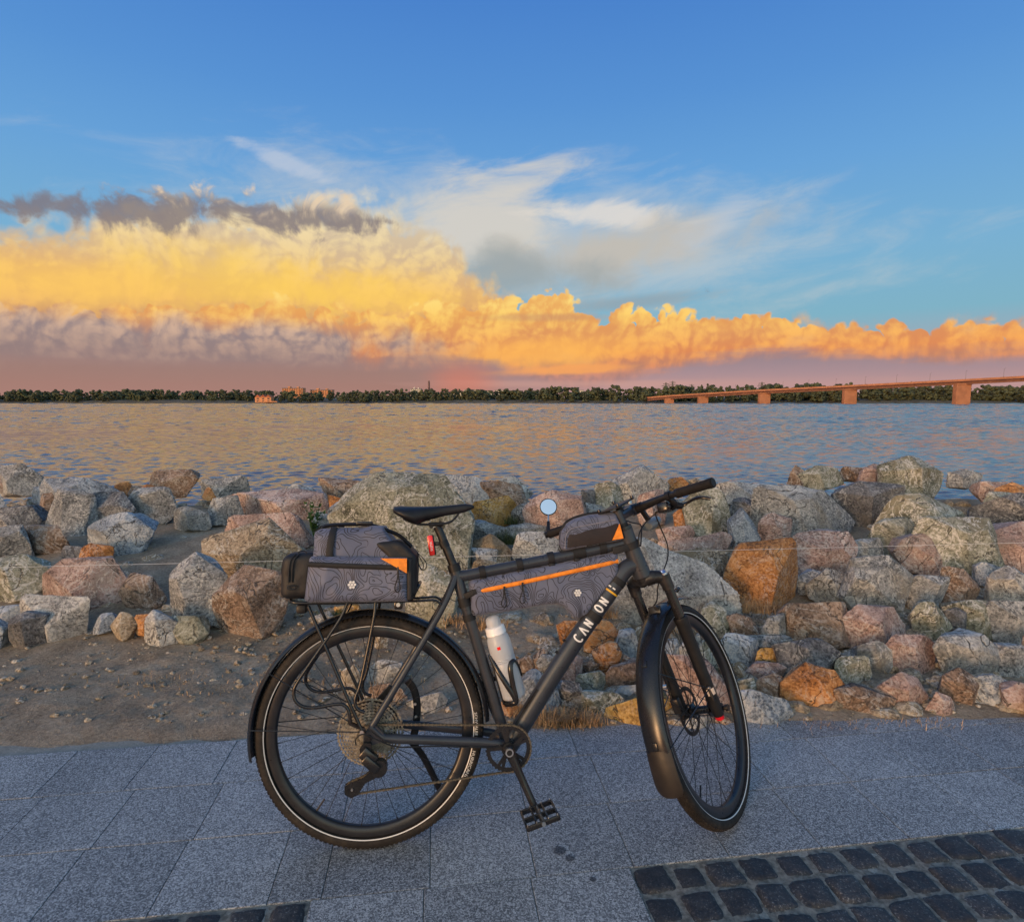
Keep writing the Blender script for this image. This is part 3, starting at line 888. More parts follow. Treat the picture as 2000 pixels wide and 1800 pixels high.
RL = [
 # back of the bank, left
 ([(430, 968), (577, 955), (600, 957), (622, 964), (639, 985), (626, 998), (588, 994), (440, 1006)], 'pink', 'broad flat-topped pinkish grey boulder behind the rack bag at the left'),
 ([(560, 955), (577, 947), (607, 955), (634, 975), (600, 985)], 'blue', 'blue-grey boulder peeking up behind the flat pinkish one at the left'),
 ([(622, 934), (683, 941), (711, 955), (664, 972), (641, 966)], 'brown', 'brown boulder with a rusty left edge on the skyline left of the huge tan boulder'),
 ([(636, 966), (664, 974), (655, 985), (639, 992)], 'rust', 'small rust-orange wedge under the brown skyline boulder'),
 ([(664, 970), (698, 955), (709, 958), (675, 989)], 'grey', 'narrow grey slab leaning on the left flank of the huge tan boulder'),
 ([(641, 994), (660, 981), (672, 992), (666, 1006), (645, 1006)], 'blue', 'small striped blue-grey stone above the green weed'),
 ([(618, 998), (650, 1010), (634, 1028), (607, 1021)], 'pale', 'pale grey stone right behind the green weed'),
 ([(440, 1014), (564, 1002), (585, 1013), (611, 1047), (600, 1070), (577, 1070), (551, 1050), (440, 1030)], 'pink', 'pink boulder with a flat top just left of the rack bag'),
 ([(400, 1060), (440, 1026), (500, 1018), (522, 1025), (556, 1051), (579, 1076), (570, 1120), (540, 1150), (450, 1150), (405, 1110)], 'tan', 'broad brown-tan boulder just left of the rack bag'),
 ([(425, 1160), (470, 1118), (530, 1110), (562, 1135), (556, 1170), (541, 1200), (494, 1234), (440, 1222)], 'brown', 'brown boulder low on the left, in front of the broad brown-tan one'),
 ([(335, 1120), (372, 1085), (420, 1090), (440, 1130), (428, 1190), (380, 1215), (340, 1180)], 'grey', 'grey boulder leaning on the two brown ones at the left'),
 # centre
 ([(662, 1015), (692, 972), (750, 937), (800, 930), (862, 942), (905, 985), (918, 1010), (920, 1060), (905, 1110), (850, 1115), (760, 1105), (660, 1065)], 'moss', 'huge tan and grey boulder behind the saddle and rack bag'),
 ([(862, 934), (880, 929), (916, 932), (957, 970), (923, 985), (886, 960)], 'blue', 'blue-grey boulder on the skyline right behind the saddle nose'),
 ([(923, 983), (950, 972), (988, 970), (1005, 987), (999, 1006), (969, 1025), (922, 1015)], 'gold', 'golden boulder just right of the saddle nose'),
 ([(940, 943), (975, 940), (1010, 949), (1027, 975), (1006, 985), (988, 972), (950, 968)], 'brown', 'brown and pink rounded boulder above the golden one'),
 ([(975, 940), (1003, 930), (1040, 957), (1025, 970), (990, 960)], 'pale', 'pale boulder low on the skyline between saddle and mirror'),
 ([(1000, 995), (1025, 983), (1045, 1019), (997, 1021)], 'grey', 'grey stone wedged below the right end of the golden boulder'),
 ([(1024, 990), (1045, 970), (1075, 960), (1125, 972), (1150, 1005), (1140, 1030), (1090, 1042), (1045, 1022)], 'pink', 'large pink and greenish boulder behind the round mirror'),
 ([(920, 1021), (950, 1021), (984, 1036), (988, 1051), (950, 1055), (924, 1059)], 'grey', 'grey boulder right of the seat post, below the golden one'),
 ([(925, 1060), (961, 1045), (999, 1070), (988, 1093), (950, 1078)], 'tan', 'tan wedge-shaped stone with a dark crease right of the seat post'),
 ([(988, 1030), (1025, 1023), (1063, 1036), (1040, 1046), (1000, 1046)], 'pale', 'small whitish stone above the pale boulder over the top tube'),
 ([(1003, 1070), (1018, 1042), (1063, 1040), (1093, 1060), (1100, 1085), (1022, 1095)], 'pale', 'big pale grey veined boulder just above the middle of the top tube'),
 ([(912, 1070), (960, 1074), (970, 1090), (930, 1098), (912, 1096)], 'blue', 'blue-grey stone between seat post and top tube'),
 ([(922, 1100), (940, 1093), (980, 1100), (975, 1118), (923, 1118)], 'tan', 'low tan stone showing over the rear end of the top tube'),
 ([(800, 1123), (837, 1106), (874, 1114), (892, 1136), (890, 1180), (863, 1212), (797, 1190)], 'moss', 'greenish grey boulder between the rack bag and the seat tube'),
 # right
 ([(1185, 950), (1192, 943), (1255, 913), (1302, 951), (1290, 975), (1247, 985), (1200, 980)], 'grey', 'grey pyramid-shaped boulder, the tallest on the skyline'),
 ([(1162, 945), (1194, 943), (1215, 955), (1219, 976), (1196, 989), (1162, 989)], 'moss', 'squarish brownish grey boulder left of the pyramid-shaped one'),
 ([(1135, 957), (1160, 957), (1162, 978), (1140, 985)], 'dark', 'dark stone in the gap left of the squarish brownish boulder'),
 ([(1145, 982), (1165, 986), (1185, 998), (1150, 1010)], 'grey', 'small grey stone above the top tube bag'),
 ([(1302, 949), (1311, 936), (1330, 932), (1343, 943), (1338, 957), (1306, 957)], 'rust', 'orange rounded stone on the skyline behind the handlebar'),
 ([(1340, 940), (1358, 934), (1368, 940), (1360, 952), (1344, 952)], 'tan', 'tan stone just right of the orange skyline stone'),
 ([(1245, 972), (1296, 959), (1300, 985), (1292, 1010), (1252, 1015), (1245, 990)], 'pink', 'pinkish orange boulder right below the middle of the handlebar'),
 ([(1336, 994), (1347, 979), (1357, 962), (1423, 953), (1426, 1006), (1417, 1026), (1392, 1026), (1372, 1040), (1347, 1021)], 'moss', 'big squarish greenish grey boulder behind the brake lever'),
 ([(1315, 1004), (1338, 990), (1347, 1021), (1320, 1025)], 'rust', 'rusty stone against the left side of the squarish greenish boulder'),
 ([(1402, 942), (1451, 945), (1540, 955), (1540, 985), (1425, 970)], 'pale', 'low pale slab on the skyline right of the handlebar grip'),
 ([(1426, 977), (1460, 973), (1520, 998), (1500, 1015), (1440, 1000)], 'dark', 'dark striped slab behind the small blue-grey pyramid at the right'),
 ([(1425, 1023), (1451, 996), (1485, 1036), (1476, 1053), (1432, 1060)], 'blue', 'small blue-grey pyramid-shaped boulder at the right'),
 ([(1481, 1023), (1510, 1004), (1545, 1015), (1540, 1060), (1489, 1052)], 'pink', 'pink boulder at the right edge above the big rusty one'),
 ([(1285, 1032), (1343, 1027), (1357, 1040), (1341, 1062), (1295, 1055)], 'pink', 'red-pink stone below the headlight'),
 ([(1290, 1062), (1345, 1057), (1404, 1040), (1425, 1047), (1413, 1068), (1394, 1074), (1300, 1074)], 'pink', 'long flat pink slab right of the front brake hose'),
 ([(1300, 1080), (1366, 1075), (1425, 1079), (1428, 1119), (1413, 1138), (1381, 1130), (1340, 1110)], 'tan', 'brown-tan block with a flat top left of the big rusty boulder'),
 ([(1417, 1121), (1451, 1070), (1479, 1055), (1540, 1060), (1575, 1110), (1565, 1180), (1470, 1186), (1432, 1150)], 'rust', 'big rusty brown boulder at the right edge of the bank'),
 ([(1235, 1085), (1253, 1057), (1281, 1062), (1347, 1104), (1428, 1142), (1432, 1172), (1402, 1187), (1330, 1195), (1260, 1226), (1205, 1222), (1203, 1150)], 'pale', 'huge grey-white boulder right behind the fork crown'),
 ([(1372, 1195), (1394, 1180), (1417, 1192), (1425, 1221), (1413, 1242), (1385, 1235)], 'moss', 'rounded greenish stone above the front tyre'),
 ([(1421, 1205), (1440, 1200), (1465, 1208), (1487, 1230), (1480, 1247), (1435, 1243)], 'brown', 'brown pink stone right of the rounded greenish one'),
 ([(1485, 1225), (1500, 1207), (1530, 1200), (1535, 1245), (1490, 1250)], 'grey', 'grey stone at the right edge below the big rusty boulder'),
 # lower middle
 ([(1088, 1222), (1104, 1213), (1128, 1213), (1118, 1245), (1098, 1252)], 'rust', 'orange stone just left of the down tube under the frame bag'),
 ([(1145, 1235), (1168, 1212), (1190, 1215), (1205, 1234), (1192, 1256), (1176, 1268), (1141, 1260)], 'rust', 'rust brown stone with a grey cap right of the down tube'),
 ([(1158, 1273), (1182, 1258), (1203, 1257), (1213, 1276), (1205, 1306), (1182, 1314), (1170, 1308)], 'rust', 'bright orange egg-shaped stone between down tube and front mudguard'),
 ([(1204, 1257), (1210, 1234), (1238, 1230), (1247, 1257), (1243, 1281), (1210, 1272)], 'blue', 'grey-white angular stone right of the bright orange one'),
 ([(1208, 1300), (1214, 1278), (1237, 1290), (1228, 1308)], 'brown', 'small dark brown stone below the grey-white angular one'),
 ([(1186, 1321), (1200, 1306), (1245, 1294), (1250, 1340), (1203, 1350)], 'brown', 'large reddish brown stone behind the front mudguard'),
 ([(1202, 1353), (1216, 1340), (1244, 1338), (1248, 1366), (1219, 1374)], 'blue', 'blue-grey stone behind the front mudguard above the golden one'),
 ([(1174, 1404), (1192, 1382), (1240, 1366), (1290, 1370), (1320, 1408), (1302, 1424), (1210, 1422), (1180, 1416)], 'gold', 'large golden stone lying on the pavement edge behind the front mudguard'),
 ([(1138, 1351), (1189, 1353), (1216, 1362), (1190, 1386), (1173, 1408), (1160, 1406), (1138, 1376)], 'moss', 'grey wedge with a flat top left of the golden stone'),
 ([(1125, 1321), (1152, 1313), (1173, 1314), (1186, 1327), (1184, 1350), (1149, 1348), (1136, 1338)], 'moss', 'grey stone with yellowish belly above the grey wedge'),
 ([(1088, 1340), (1104, 1330), (1130, 1335), (1138, 1350), (1136, 1380), (1104, 1380)], 'dark', 'dark stone right of the lower down tube'),
 ([(1005, 1330), (1019, 1311), (1046, 1309), (1064, 1321), (1087, 1348), (1097, 1378), (1082, 1400), (1050, 1402), (1008, 1370)], 'blue', 'large pale blue-grey stone behind the bottle and down tube'),
 ([(1048, 1294), (1058, 1279), (1083, 1282), (1076, 1306), (1062, 1318)], 'grey', 'small grey stone above the large pale blue-grey one'),
 ([(1036, 1284), (1062, 1267), (1077, 1278), (1060, 1300), (1040, 1306)], 'brown', 'brown stone right of the bottle'),
 ([(1008, 1291), (1029, 1281), (1041, 1287), (1036, 1306), (1010, 1308)], 'brown', 'small brown stone touching the bottle outline'),
 ([(1105, 1290), (1125, 1281), (1137, 1286), (1132, 1313), (1120, 1335), (1096, 1330)], 'pink', 'mauve-brown stone right behind the middle of the down tube'),
 ([(1134, 1298), (1154, 1289), (1167, 1298), (1169, 1314), (1134, 1318)], 'brown', 'small brown pointed stone left of the bright orange one'),
 ([(979, 1371), (995, 1368), (1010, 1380), (1016, 1404), (985, 1408)], 'rust', 'peach-coloured stone just above the chainring'),
 ([(1232, 1243), (1245, 1226), (1256, 1225), (1250, 1257), (1238, 1257)], 'tan', 'narrow tan stone at the top of the front mudguard'),
 # behind the front wheel
 ([(1295, 1250), (1321, 1248), (1329, 1269), (1322, 1283), (1303, 1282)], 'blue', 'blue-grey stone seen through the top of the front wheel'),
 ([(1327, 1265), (1340, 1250), (1362, 1256), (1352, 1282), (1330, 1285)], 'pale', 'pale stone behind the right fork leg'),
 ([(1356, 1237), (1374, 1238), (1380, 1252), (1364, 1264)], 'grey', 'small grey stone right of the right fork leg top'),
 ([(1368, 1263), (1382, 1252), (1405, 1294), (1388, 1306), (1370, 1285)], 'moss', 'greenish stone behind the right part of the front rim'),
 ([(1300, 1290), (1341, 1283), (1380, 1298), (1415, 1345), (1425, 1409), (1385, 1412), (1335, 1390), (1300, 1345)], 'pink', 'large pinkish slab filling the middle of the front wheel'),
 ([(1330, 1415), (1349, 1400), (1377, 1402), (1380, 1419), (1358, 1435), (1340, 1430)], 'grey', 'rounded grey stone on the pavement edge below the front hub'),
 ([(1408, 1240), (1442, 1238), (1484, 1252), (1480, 1278), (1466, 1292), (1430, 1290)], 'blue', 'large bluish grey block right of the front tyre'),
 ([(1458, 1241), (1540, 1240), (1545, 1262), (1484, 1258)], 'grey', 'long grey stone above the yellowish one at the right edge'),
 ([(1475, 1283), (1484, 1266), (1530, 1268), (1540, 1295), (1495, 1299)], 'gold', 'yellowish stone at the right edge beside the bluish block'),
 ([(1453, 1310), (1473, 1297), (1515, 1295), (1530, 1312), (1470, 1321)], 'pink', 'flat peach-coloured stone at the right edge'),
 ([(1432, 1305), (1442, 1299), (1466, 1320), (1445, 1328)], 'tan', 'small tan stone left of the flat peach-coloured one'),
 ([(1440, 1330), (1470, 1324), (1488, 1344), (1481, 1358), (1445, 1350)], 'moss', 'greenish tan stone above the large two-toned stone'),
 ([(1479, 1331), (1512, 1316), (1540, 1335), (1530, 1364), (1486, 1360)], 'brown', 'brown stone at the right edge above the large two-toned stone'),
 ([(1446, 1352), (1473, 1350), (1530, 1368), (1545, 1400), (1525, 1421), (1460, 1419)], 'blue', 'large blue and yellowish stone on the pavement edge right of the front tyre'),
 # earth strip on the left
 ([(718, 1296), (745, 1289), (783, 1294), (787, 1316), (764, 1336), (720, 1336)], 'grey', 'blocky grey stone seen through the upper rear wheel'),
 ([(795, 1372), (858, 1353), (872, 1361), (858, 1385), (820, 1397)], 'grey', 'long grey stone seen through the rear wheel beside the kickstand'),
 ([(668, 1310), (690, 1300), (704, 1318), (700, 1348), (668, 1358)], 'tan', 'tan stone left of the blocky one behind the rear spokes'),
 ([(722, 1344), (764, 1335), (797, 1360), (752, 1372), (730, 1366)], 'brown', 'flat brown-grey stone just above the cassette'),
 ([(730, 1238), (757, 1238), (756, 1260), (732, 1258)], 'tan', 'small upright tan stone under the rear mudguard top'),
 ([(600, 1206), (640, 1193), (652, 1205), (625, 1219)], 'grey', 'flat grey stone under the left end of the rack'),
 ([(652, 1186), (700, 1182), (706, 1198), (670, 1203)], 'gold', 'yellow stone right under the middle of the rack'),
]
RL += [
 ([(1050, 1392), (1066, 1386), (1080, 1396), (1072, 1410), (1054, 1410)], 'tan', 'small tan stone in the dry grass below the down tube'),
 ([(1100, 1386), (1122, 1382), (1134, 1394), (1124, 1408), (1104, 1408)], 'brown', 'small brown stone in the dry grass below the dark one'),
 ([(1396, 1408), (1414, 1400), (1430, 1408), (1424, 1424), (1402, 1424)], 'brown', 'small brown stone on the pavement edge behind the front tyre'),
 ([(1432, 1390), (1450, 1384), (1462, 1398), (1450, 1414), (1434, 1410)], 'grey', 'small grey stone left of the large blue and yellowish one'),
 ([(1302, 1410), (1318, 1404), (1332, 1412), (1326, 1426), (1308, 1426)], 'tan', 'small tan stone right of the large golden one'),
]
for pts, kind, lab in RL:
    front = max(p_[1] for p_ in pts) > 1395
    rock(pts, kind, lab, bury=.06 if front else .2)

# the bank goes on to both sides of the picture
rs = random.Random(21)
KN = {'grey': 'grey', 'blue': 'blue-grey', 'pale': 'pale', 'pink': 'pinkish', 'rust': 'rusty', 'tan': 'tan', 'brown': 'brown', 'moss': 'greenish', 'dark': 'dark', 'gold': 'golden'}
ROWS = [('back row', 950, 62, 34), ('second row', 1000, 80, 48), ('middle row', 1065, 96, 60), ('fourth row', 1140, 84, 56), ('lower row', 1215, 70, 46), ('sixth row', 1290, 58, 40), ('front row', 1365, 62, 44)]
ORD = ['first', 'second', 'third', 'fourth', 'fifth', 'sixth', 'seventh', 'eighth', 'ninth', 'tenth', 'eleventh', 'twelfth']
for side, x0, x1 in (('left', -60, 475), ('right', 1560, 2060)):
    for ri, (rn, ry, rw, rh) in enumerate(ROWS):
        if side == 'left' and ri >= 5: break
        xe = x1 - (rw * .5 if side == 'left' else 0)
        if side == 'left' and ri in (2, 3): xe = 320
        k = 0
        cx = x0 + rs.uniform(0, rw * .6)
        while cx < xe and k < 12:
            w = rw * rs.choice((.55, .8, 1.0, 1.3, 1.9)) * rs.uniform(.85, 1.15); h = rh * (w / rw) ** .7 * rs.uniform(.8, 1.3); yj = rs.uniform(-26, 18)
            n = rs.randint(6, 8)
            pts = [(cx + w * .56 * cos(2 * pi * (j + rs.uniform(-.28, .28)) / n), ry + yj + rs.uniform(-3, 3) + h * .56 * sin(2 * pi * (j + rs.uniform(-.28, .28)) / n)) for j in range(n)]
            kd = rs.choice(['grey', 'grey', 'blue', 'pale', 'pink', 'pink', 'rust', 'tan', 'brown', 'moss', 'dark'])
            far = 'left' if side == 'left' else 'right'
            lab = f'{KN[kd]} boulder, {ORD[k]} from left in the {rn} at far {far} of bank'
            rock(pts, kd, lab, bury=.2)
            cx += w * rs.uniform(.72, .9); k += 1

# loose rubble filling the gaps between the boulders
rs = np.random.RandomState(12)
VV, FF, n0 = [], [], 0
for k in range(620):
    y = rs.uniform(3.0, 6.6) if k % 3 else rs.uniform(2.5, 3.4)
    x = rs.uniform(-1.05 * y, 1.05 * y) if y > 3.45 else rs.uniform(0.03 * y, 1.0 * y)
    s_ = rs.uniform(.025, .07) * (1 + .25 * (y - 2.5))
    D, F_ = ICO[2]
    N = rs.normal(size=(9, 3)); N /= np.linalg.norm(N, axis=1)[:, None]
    g = np.concatenate([np.maximum(D @ N.T, 0) / rs.uniform(.6, 1.0, 9), np.full((len(D), 1), .85)], 1)
    P = D / (np.sum(g ** 14, 1) ** (1 / 14))[:, None] * s_ * np.array([1.2, 1, .8])
    VV.append(P + [x, y, terr(x, y) - s_ * .3]); FF.append(F_ + n0); n0 += len(D)
rub = link('rubble', fast_mesh('rubble', np.concatenate(VV), np.concatenate(FF), ROCK['tan'], smooth=False))
tag(rub, 'loose tan rubble in the gaps between the boulders', 'rubble', kind='stuff')

VV, FF, n0 = [], [], 0
for k in range(1500):
    y = rs.uniform(2.42, 3.5); x = rs.uniform(-2.6, .5) if k % 5 else rs.uniform(.2, 2.4)
    s_ = .004 + .014 * rs.rand() ** 3
    D, F_ = ICO[1]
    P = D * (1 + .3 * rs.uniform(-1, 1, (len(D), 1))) * s_ * np.array([1.2, 1, .7])
    yy_ = y - (2.372 + .045 * x) + 2.36
    VV.append(P + [x, y, np.interp(yy_, TY, TZ) + s_ * .35]); FF.append(F_ + n0); n0 += len(D)
peb = link('pebbles', fast_mesh('pebbles', np.concatenate(VV), np.concatenate(FF), ROCK['tan'], smooth=False))
tag(peb, 'small pebbles strewn over the bare earth strip', 'pebbles', kind='stuff')

# ------------------------------------------------------------------ far shore
M_leaf_far = worn((.062, .068, .028), .85, .6, .09, name='far_foliage')
M_bank_far = worn((.10, .085, .055), .95, .3, .05, name='far_bank')
ZWF = ZW
rs = np.random.RandomState(77)

# low bank the far town stands on
n = 160
xs = np.linspace(-1300, 1300, n)
prof = [(742, -1.6), (748, .2), (760, 2.0), (800, 3.5), (900, 7.0), (1100, 9.0), (1500, 12.0), (2600, 16.0)]
V = [(x_, y_ + 6 * sin(x_ * .02) + 4 * sin(x_ * .051), z_ + (0 if z_ < 0 else 1.2 * sin(x_ * .013 + y_ * .01))) for y_, z_ in prof for x_ in xs]
F = [(j * n + i, j * n + i + 1, (j + 1) * n + i + 1, (j + 1) * n + i) for j in range(len(prof) - 1) for i in range(n - 1)]
tag(MB().add(V, F).build('far_shore', M_bank_far, smooth=60), kind='structure')

# wooded shore: reads as one mass, built from thousands of leaf clumps
top_px = [(-100, 763), (494, 764), (560, 765), (640, 766), (760, 764), (860, 761), (960, 763), (1050, 761), (1085, 757), (1150, 760), (1210, 756), (1260, 758), (1330, 755), (1420, 757), (1500, 753), (1700, 754), (2100, 757)]
D1, F1 = ICO[1]
D0 = D1[:12] if False else D1
VV, FF, n0 = [], [], 0


def clump(c, r, sq=1.0):
    global n0
    P = D0 * (r * (1 + .35 * rs.uniform(-1, 1, (len(D0), 1)))) * np.array([1, 1, sq]) + c
    VV.append(P); FF.append(F1 + n0); n0 += len(D0)


for k in range(1000):
    px = rs.uniform(-120, 2120); Y = rs.uniform(748, 830)
    tp = np.interp(px, [a for a, b in top_px], [b for a, b in top_px])
    base = at(px, 788, Y); base[2] = .3 + (Y - 748) * .03
    ht = (at(px, tp, Y)[2] - base[2]) * rs.uniform(.72, 1.15)
    if Y < 762: ht *= .7
    if ht < 2: continue
    poplar = (1080 < px < 1100 or 1180 < px < 1480 or px > 1520) and rs.rand() < .35
    w = ht * (.16 if poplar else rs.uniform(.3, .5))
    nn = 12 if poplar else 16
    for j in range(nn):
        u_ = rs.uniform(.12, 1.0)
        rad = w * (np.sqrt(max(0.05, 1 - (2 * (u_ - .5)) ** 2)) if not poplar else (1.05 - u_ * .7))
        a_ = rs.uniform(0, 6.28); q_ = rad * np.sqrt(rs.rand())
        clump(base + [cos(a_) * q_, sin(a_) * q_, ht * u_ * (1.08 if poplar and rs.rand() < .1 else .97)], rs.uniform(.11, .2) * ht * (.6 if poplar else .85), 1.2 if poplar else .8)
wood = link('shore_wood', fast_mesh('shore_wood', np.concatenate(VV), np.concatenate(FF), M_leaf_far, smooth=False))
tag(wood, 'dark green wood lining the far shore', 'wood', kind='stuff')

M_brick_sunset = worn((.62, .27, .12), .85, .12, .2, name='brick_sunset_wall')  # brick tone with the evening sun's orange on the apartments painted into it
M_pale = worn((.72, .66, .54), .85, .1, .2, name='pale_panel_wall')
M_win = material('window_glass', (.05, .055, .065), .15)
M_slate = worn((.12, .115, .12), .8, .2, .3, name='roof_grey')
M_redroof = worn((.42, .12, .05), .8, .2, .3, name='red_roof')


def block(px0, px1, pyt, pyb, Y, wall, name, label, storeys=9, bays=8, depth=14, roof_box=True):
    a, b = at(px0, pyb, Y), at(px1, pyt, Y)
    w, h = b[0] - a[0], b[2] - a[2]
    root = empty(name, ((a[0] + b[0]) / 2, Y + depth / 2, a[2]))
    tag(root, label, 'building', 'buildings across the river')
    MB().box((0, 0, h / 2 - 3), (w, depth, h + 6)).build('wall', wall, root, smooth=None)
    rf = MB().box((0, 0, h + .4), (w + .6, depth + .6, .8)).build('roof', M_slate, root, smooth=None)
    if roof_box:
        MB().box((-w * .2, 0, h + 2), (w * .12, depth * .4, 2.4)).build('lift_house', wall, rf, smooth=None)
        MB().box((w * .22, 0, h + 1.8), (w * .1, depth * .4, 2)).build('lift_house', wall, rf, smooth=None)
    me = MB().box((0, 0, 0), (w / bays * .5, .3, h / storeys * .5)).mesh('window', M_win, None)
    bl = MB().box((0, 0, 0), (w / bays * .8, 1.0, h / storeys * .3)).mesh('balcony', wall, None)
    for i in range(bays):
        for j in range(storeys):
            x_, z_ = -w / 2 + (i + .5) * w / bays, (j + .55) * h / storeys
            o = link('window', me, root); o.location = (x_, -depth / 2 - .1, z_)
            if i % 3 == 1: o = link('balcony', bl, root); o.location = (x_, -depth / 2 - .6, z_ - h / storeys * .35)
    return root


block(551, 591, 758.5, 772, 960, M_brick_sunset, 'apartment_block', 'larger sunset-orange apartment block on the far shore at the left', 9, 9)
block(606, 648, 762, 773, 975, M_brick_sunset, 'apartment_block', 'second sunset-orange apartment block, lower, right of the larger one', 7, 9)
block(802, 822, 760, 768.5, 1000, M_pale, 'apartment_block', 'small cream building just left of the chimney', 5, 5)
for i, (a, b, t_) in enumerate([(884, 902, 763), (906, 935, 761), (940, 962, 763), (966, 990, 762), (996, 1018, 763), (1024, 1046, 763), (1120, 1140, 762)]):
    block(a, b, t_, 769, 1500 + i * 20, M_pale, 'apartment_block',
          ['pale distant block right of the chimney, first of the row', 'longest pale distant block of the row right of the chimney', 'third pale distant block in the row behind the wood',
           'fourth pale distant block in the row behind the wood', 'fifth pale distant block in the row behind the wood', 'sixth pale distant block in the row behind the wood', 'last pale distant block, alone right of the row'][i], 6, 6, 16, False)
# red-roofed house by the water at the far left
hr = empty('riverside_house', at(517, 787, 744)); hr.location.z = .2
tag(hr, 'red-roofed orange house by the water at the far left', 'building', 'buildings across the river')
MB().box((0, 0, 3.4), (20, 9, 6.8)).build('wall', M_brick_sunset, hr, smooth=None)
for k in range(3):
    x_ = -6.6 + k * 6.6
    MB().add([(x_ - 3.3, -5, 6.6), (x_ + 3.3, -5, 6.6), (x_ + 3.3, 5, 6.6), (x_ - 3.3, 5, 6.6), (x_, -5, 9.6), (x_, 5, 9.6)],
             [(0, 1, 4), (2, 3, 5), (1, 2, 5, 4), (3, 0, 4, 5), (0, 3, 2, 1)]).build('roof', M_redroof, hr, smooth=None)
    for z_ in (1.8, 4.8): MB().box((x_, -4.6, z_), (2.4, .3, 1.6)).build('window', M_win, hr, smooth=None)
MB().box((6, -5.6, 1.0), (24, 2.2, 1.2)).build('jetty_wall', M_brick_sunset, hr, smooth=None)

# chimney
cb = at(838, 770, 1100); ct = at(838, 744, 1100)
ch = empty('factory_chimney', cb); tag(ch, 'tall thin factory chimney standing above the far wood', 'chimney')
H_ = ct[2] - cb[2]
MB().tube([(0, 0, -4), (0, 0, H_ * .5), (0, 0, H_)], [2.4, 1.9, 1.6], 12).build('shaft', worn((.16, .10, .09), .9, .2, .2, name='chimney_brick'), ch)
MB().tube([(0, 0, H_ - .6), (0, 0, H_ + .5)], [1.25, 1.25], 12).build('rim', M_slate, ch)

# ------------------------------------------------------------------ bridge
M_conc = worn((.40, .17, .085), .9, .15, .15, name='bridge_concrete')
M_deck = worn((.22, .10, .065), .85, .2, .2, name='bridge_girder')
M_steel = material('steel_grey', (.16, .14, .13), .6)
br = empty('road_bridge', at(1493, 788, 650)); br.location.z = ZW
tag(br, 'long orange-lit road bridge on wide piers at the right', 'bridge')
bo = np.array(br.location)
line = [(1264, 778.5, 748), (1307, 775, 735), (1373, 771, 700), (1493, 764, 650), (1660, 756, 590), (1880, 745, 530), (2200, 728, 470)]
top = [at(*q) - bo for q in line]
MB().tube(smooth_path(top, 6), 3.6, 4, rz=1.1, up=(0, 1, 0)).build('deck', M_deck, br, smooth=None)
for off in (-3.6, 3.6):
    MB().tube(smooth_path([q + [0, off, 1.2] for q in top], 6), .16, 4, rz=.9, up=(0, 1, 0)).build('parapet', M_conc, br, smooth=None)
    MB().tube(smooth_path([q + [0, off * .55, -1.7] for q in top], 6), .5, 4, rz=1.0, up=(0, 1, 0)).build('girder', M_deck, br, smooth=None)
for (px, py, Y), wpx in zip(line[1:6], (17, 19, 21, 24, 28)):
    c_ = at(px, py, Y) - bo
    w_ = wpx * Y / FPX
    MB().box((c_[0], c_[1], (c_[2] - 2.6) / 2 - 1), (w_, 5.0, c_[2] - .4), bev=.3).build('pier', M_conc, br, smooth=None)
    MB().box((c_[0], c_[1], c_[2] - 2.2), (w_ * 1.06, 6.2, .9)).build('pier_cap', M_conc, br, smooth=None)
P_ = smooth_path(top, 12)
seg = np.r_[0, np.cumsum(np.linalg.norm(np.diff(P_, axis=0), axis=1))]
for d_ in np.arange(10, seg[-1], 26):
    q_ = np.array([np.interp(d_, seg, P_[:, i]) for i in range(3)])
    MB().tube([q_ + [0, 3.4, 1], q_ + [0, 3.4, 9]], [.13, .09], 5).bar(q_ + [0, 3.4, 9], q_ + [0, 1.6, 9.4], .12).build('lamp_post', M_steel, br, smooth=None)


def pylon(px, pyt, Y, label):
    b_ = at(px, 780, Y); t_ = at(px, pyt, Y); h_ = t_[2] - b_[2]
    root = empty('power_pylon', b_); tag(root, label, 'pylon', 'power pylons behind the bridge')
    m = MB(); s0 = h_ * .09
    for sx in (-1, 1):
        for sy in (-1, 1): m.bar((sx * s0, sy * s0, -6), (sx * .35, sy * .35, h_), .8)
    for k in range(7):
        za, zb = h_ * k / 7, h_ * (k + 1) / 7; wa, wb = s0 + (.35 - s0) * k / 7, s0 + (.35 - s0) * (k + 1) / 7
        for sy in (-1, 1): m.bar((-wa, sy * wa, za), (wb, sy * wb, zb), .42); m.bar((wa, sy * wa, za), (-wb, sy * wb, zb), .42)
    m.build('lattice', M_steel, root, smooth=None)
    for z_, l_ in ((.68, .2), (.8, .26), (.92, .17)):
        MB().bar((-h_ * l_, 0, h_ * z_), (h_ * l_, 0, h_ * z_), .9).bar((-h_ * l_, 0, h_ * z_), (0, 0, h_ * z_ + 1.6), .25).bar((h_ * l_, 0, h_ * z_), (0, 0, h_ * z_ + 1.6), .25).build('cross_arm', M_steel, root, smooth=None)


pylon(1300, 747, 900, 'left one of the close pair of power pylons above the bridge')
pylon(1313, 744, 980, 'right one of the close pair of power pylons above the bridge')
pylon(1350, 750, 1250, 'small distant pylon between the pair and the tree tops')
pylon(1487, 746, 930, 'power pylon above the bridge near the third pier')

# ------------------------------------------------------------------ thin wire stretched along the bank
wa, wb = at(-700, 1124, 3.4), at(2700, 1042, 3.4)
pts = [wa + (wb - wa) * u_ + np.array([0, 0, -.004 * sin(pi * u_)]) for u_ in np.linspace(0, 1, 30)]
o = MB().tube(np.array(pts), .0011, 5).build('wire', material('pale_wire', (.6, .6, .58), .5), None)
tag(o, 'thin pale wire stretched level across the boulders behind the bicycle', 'wire')

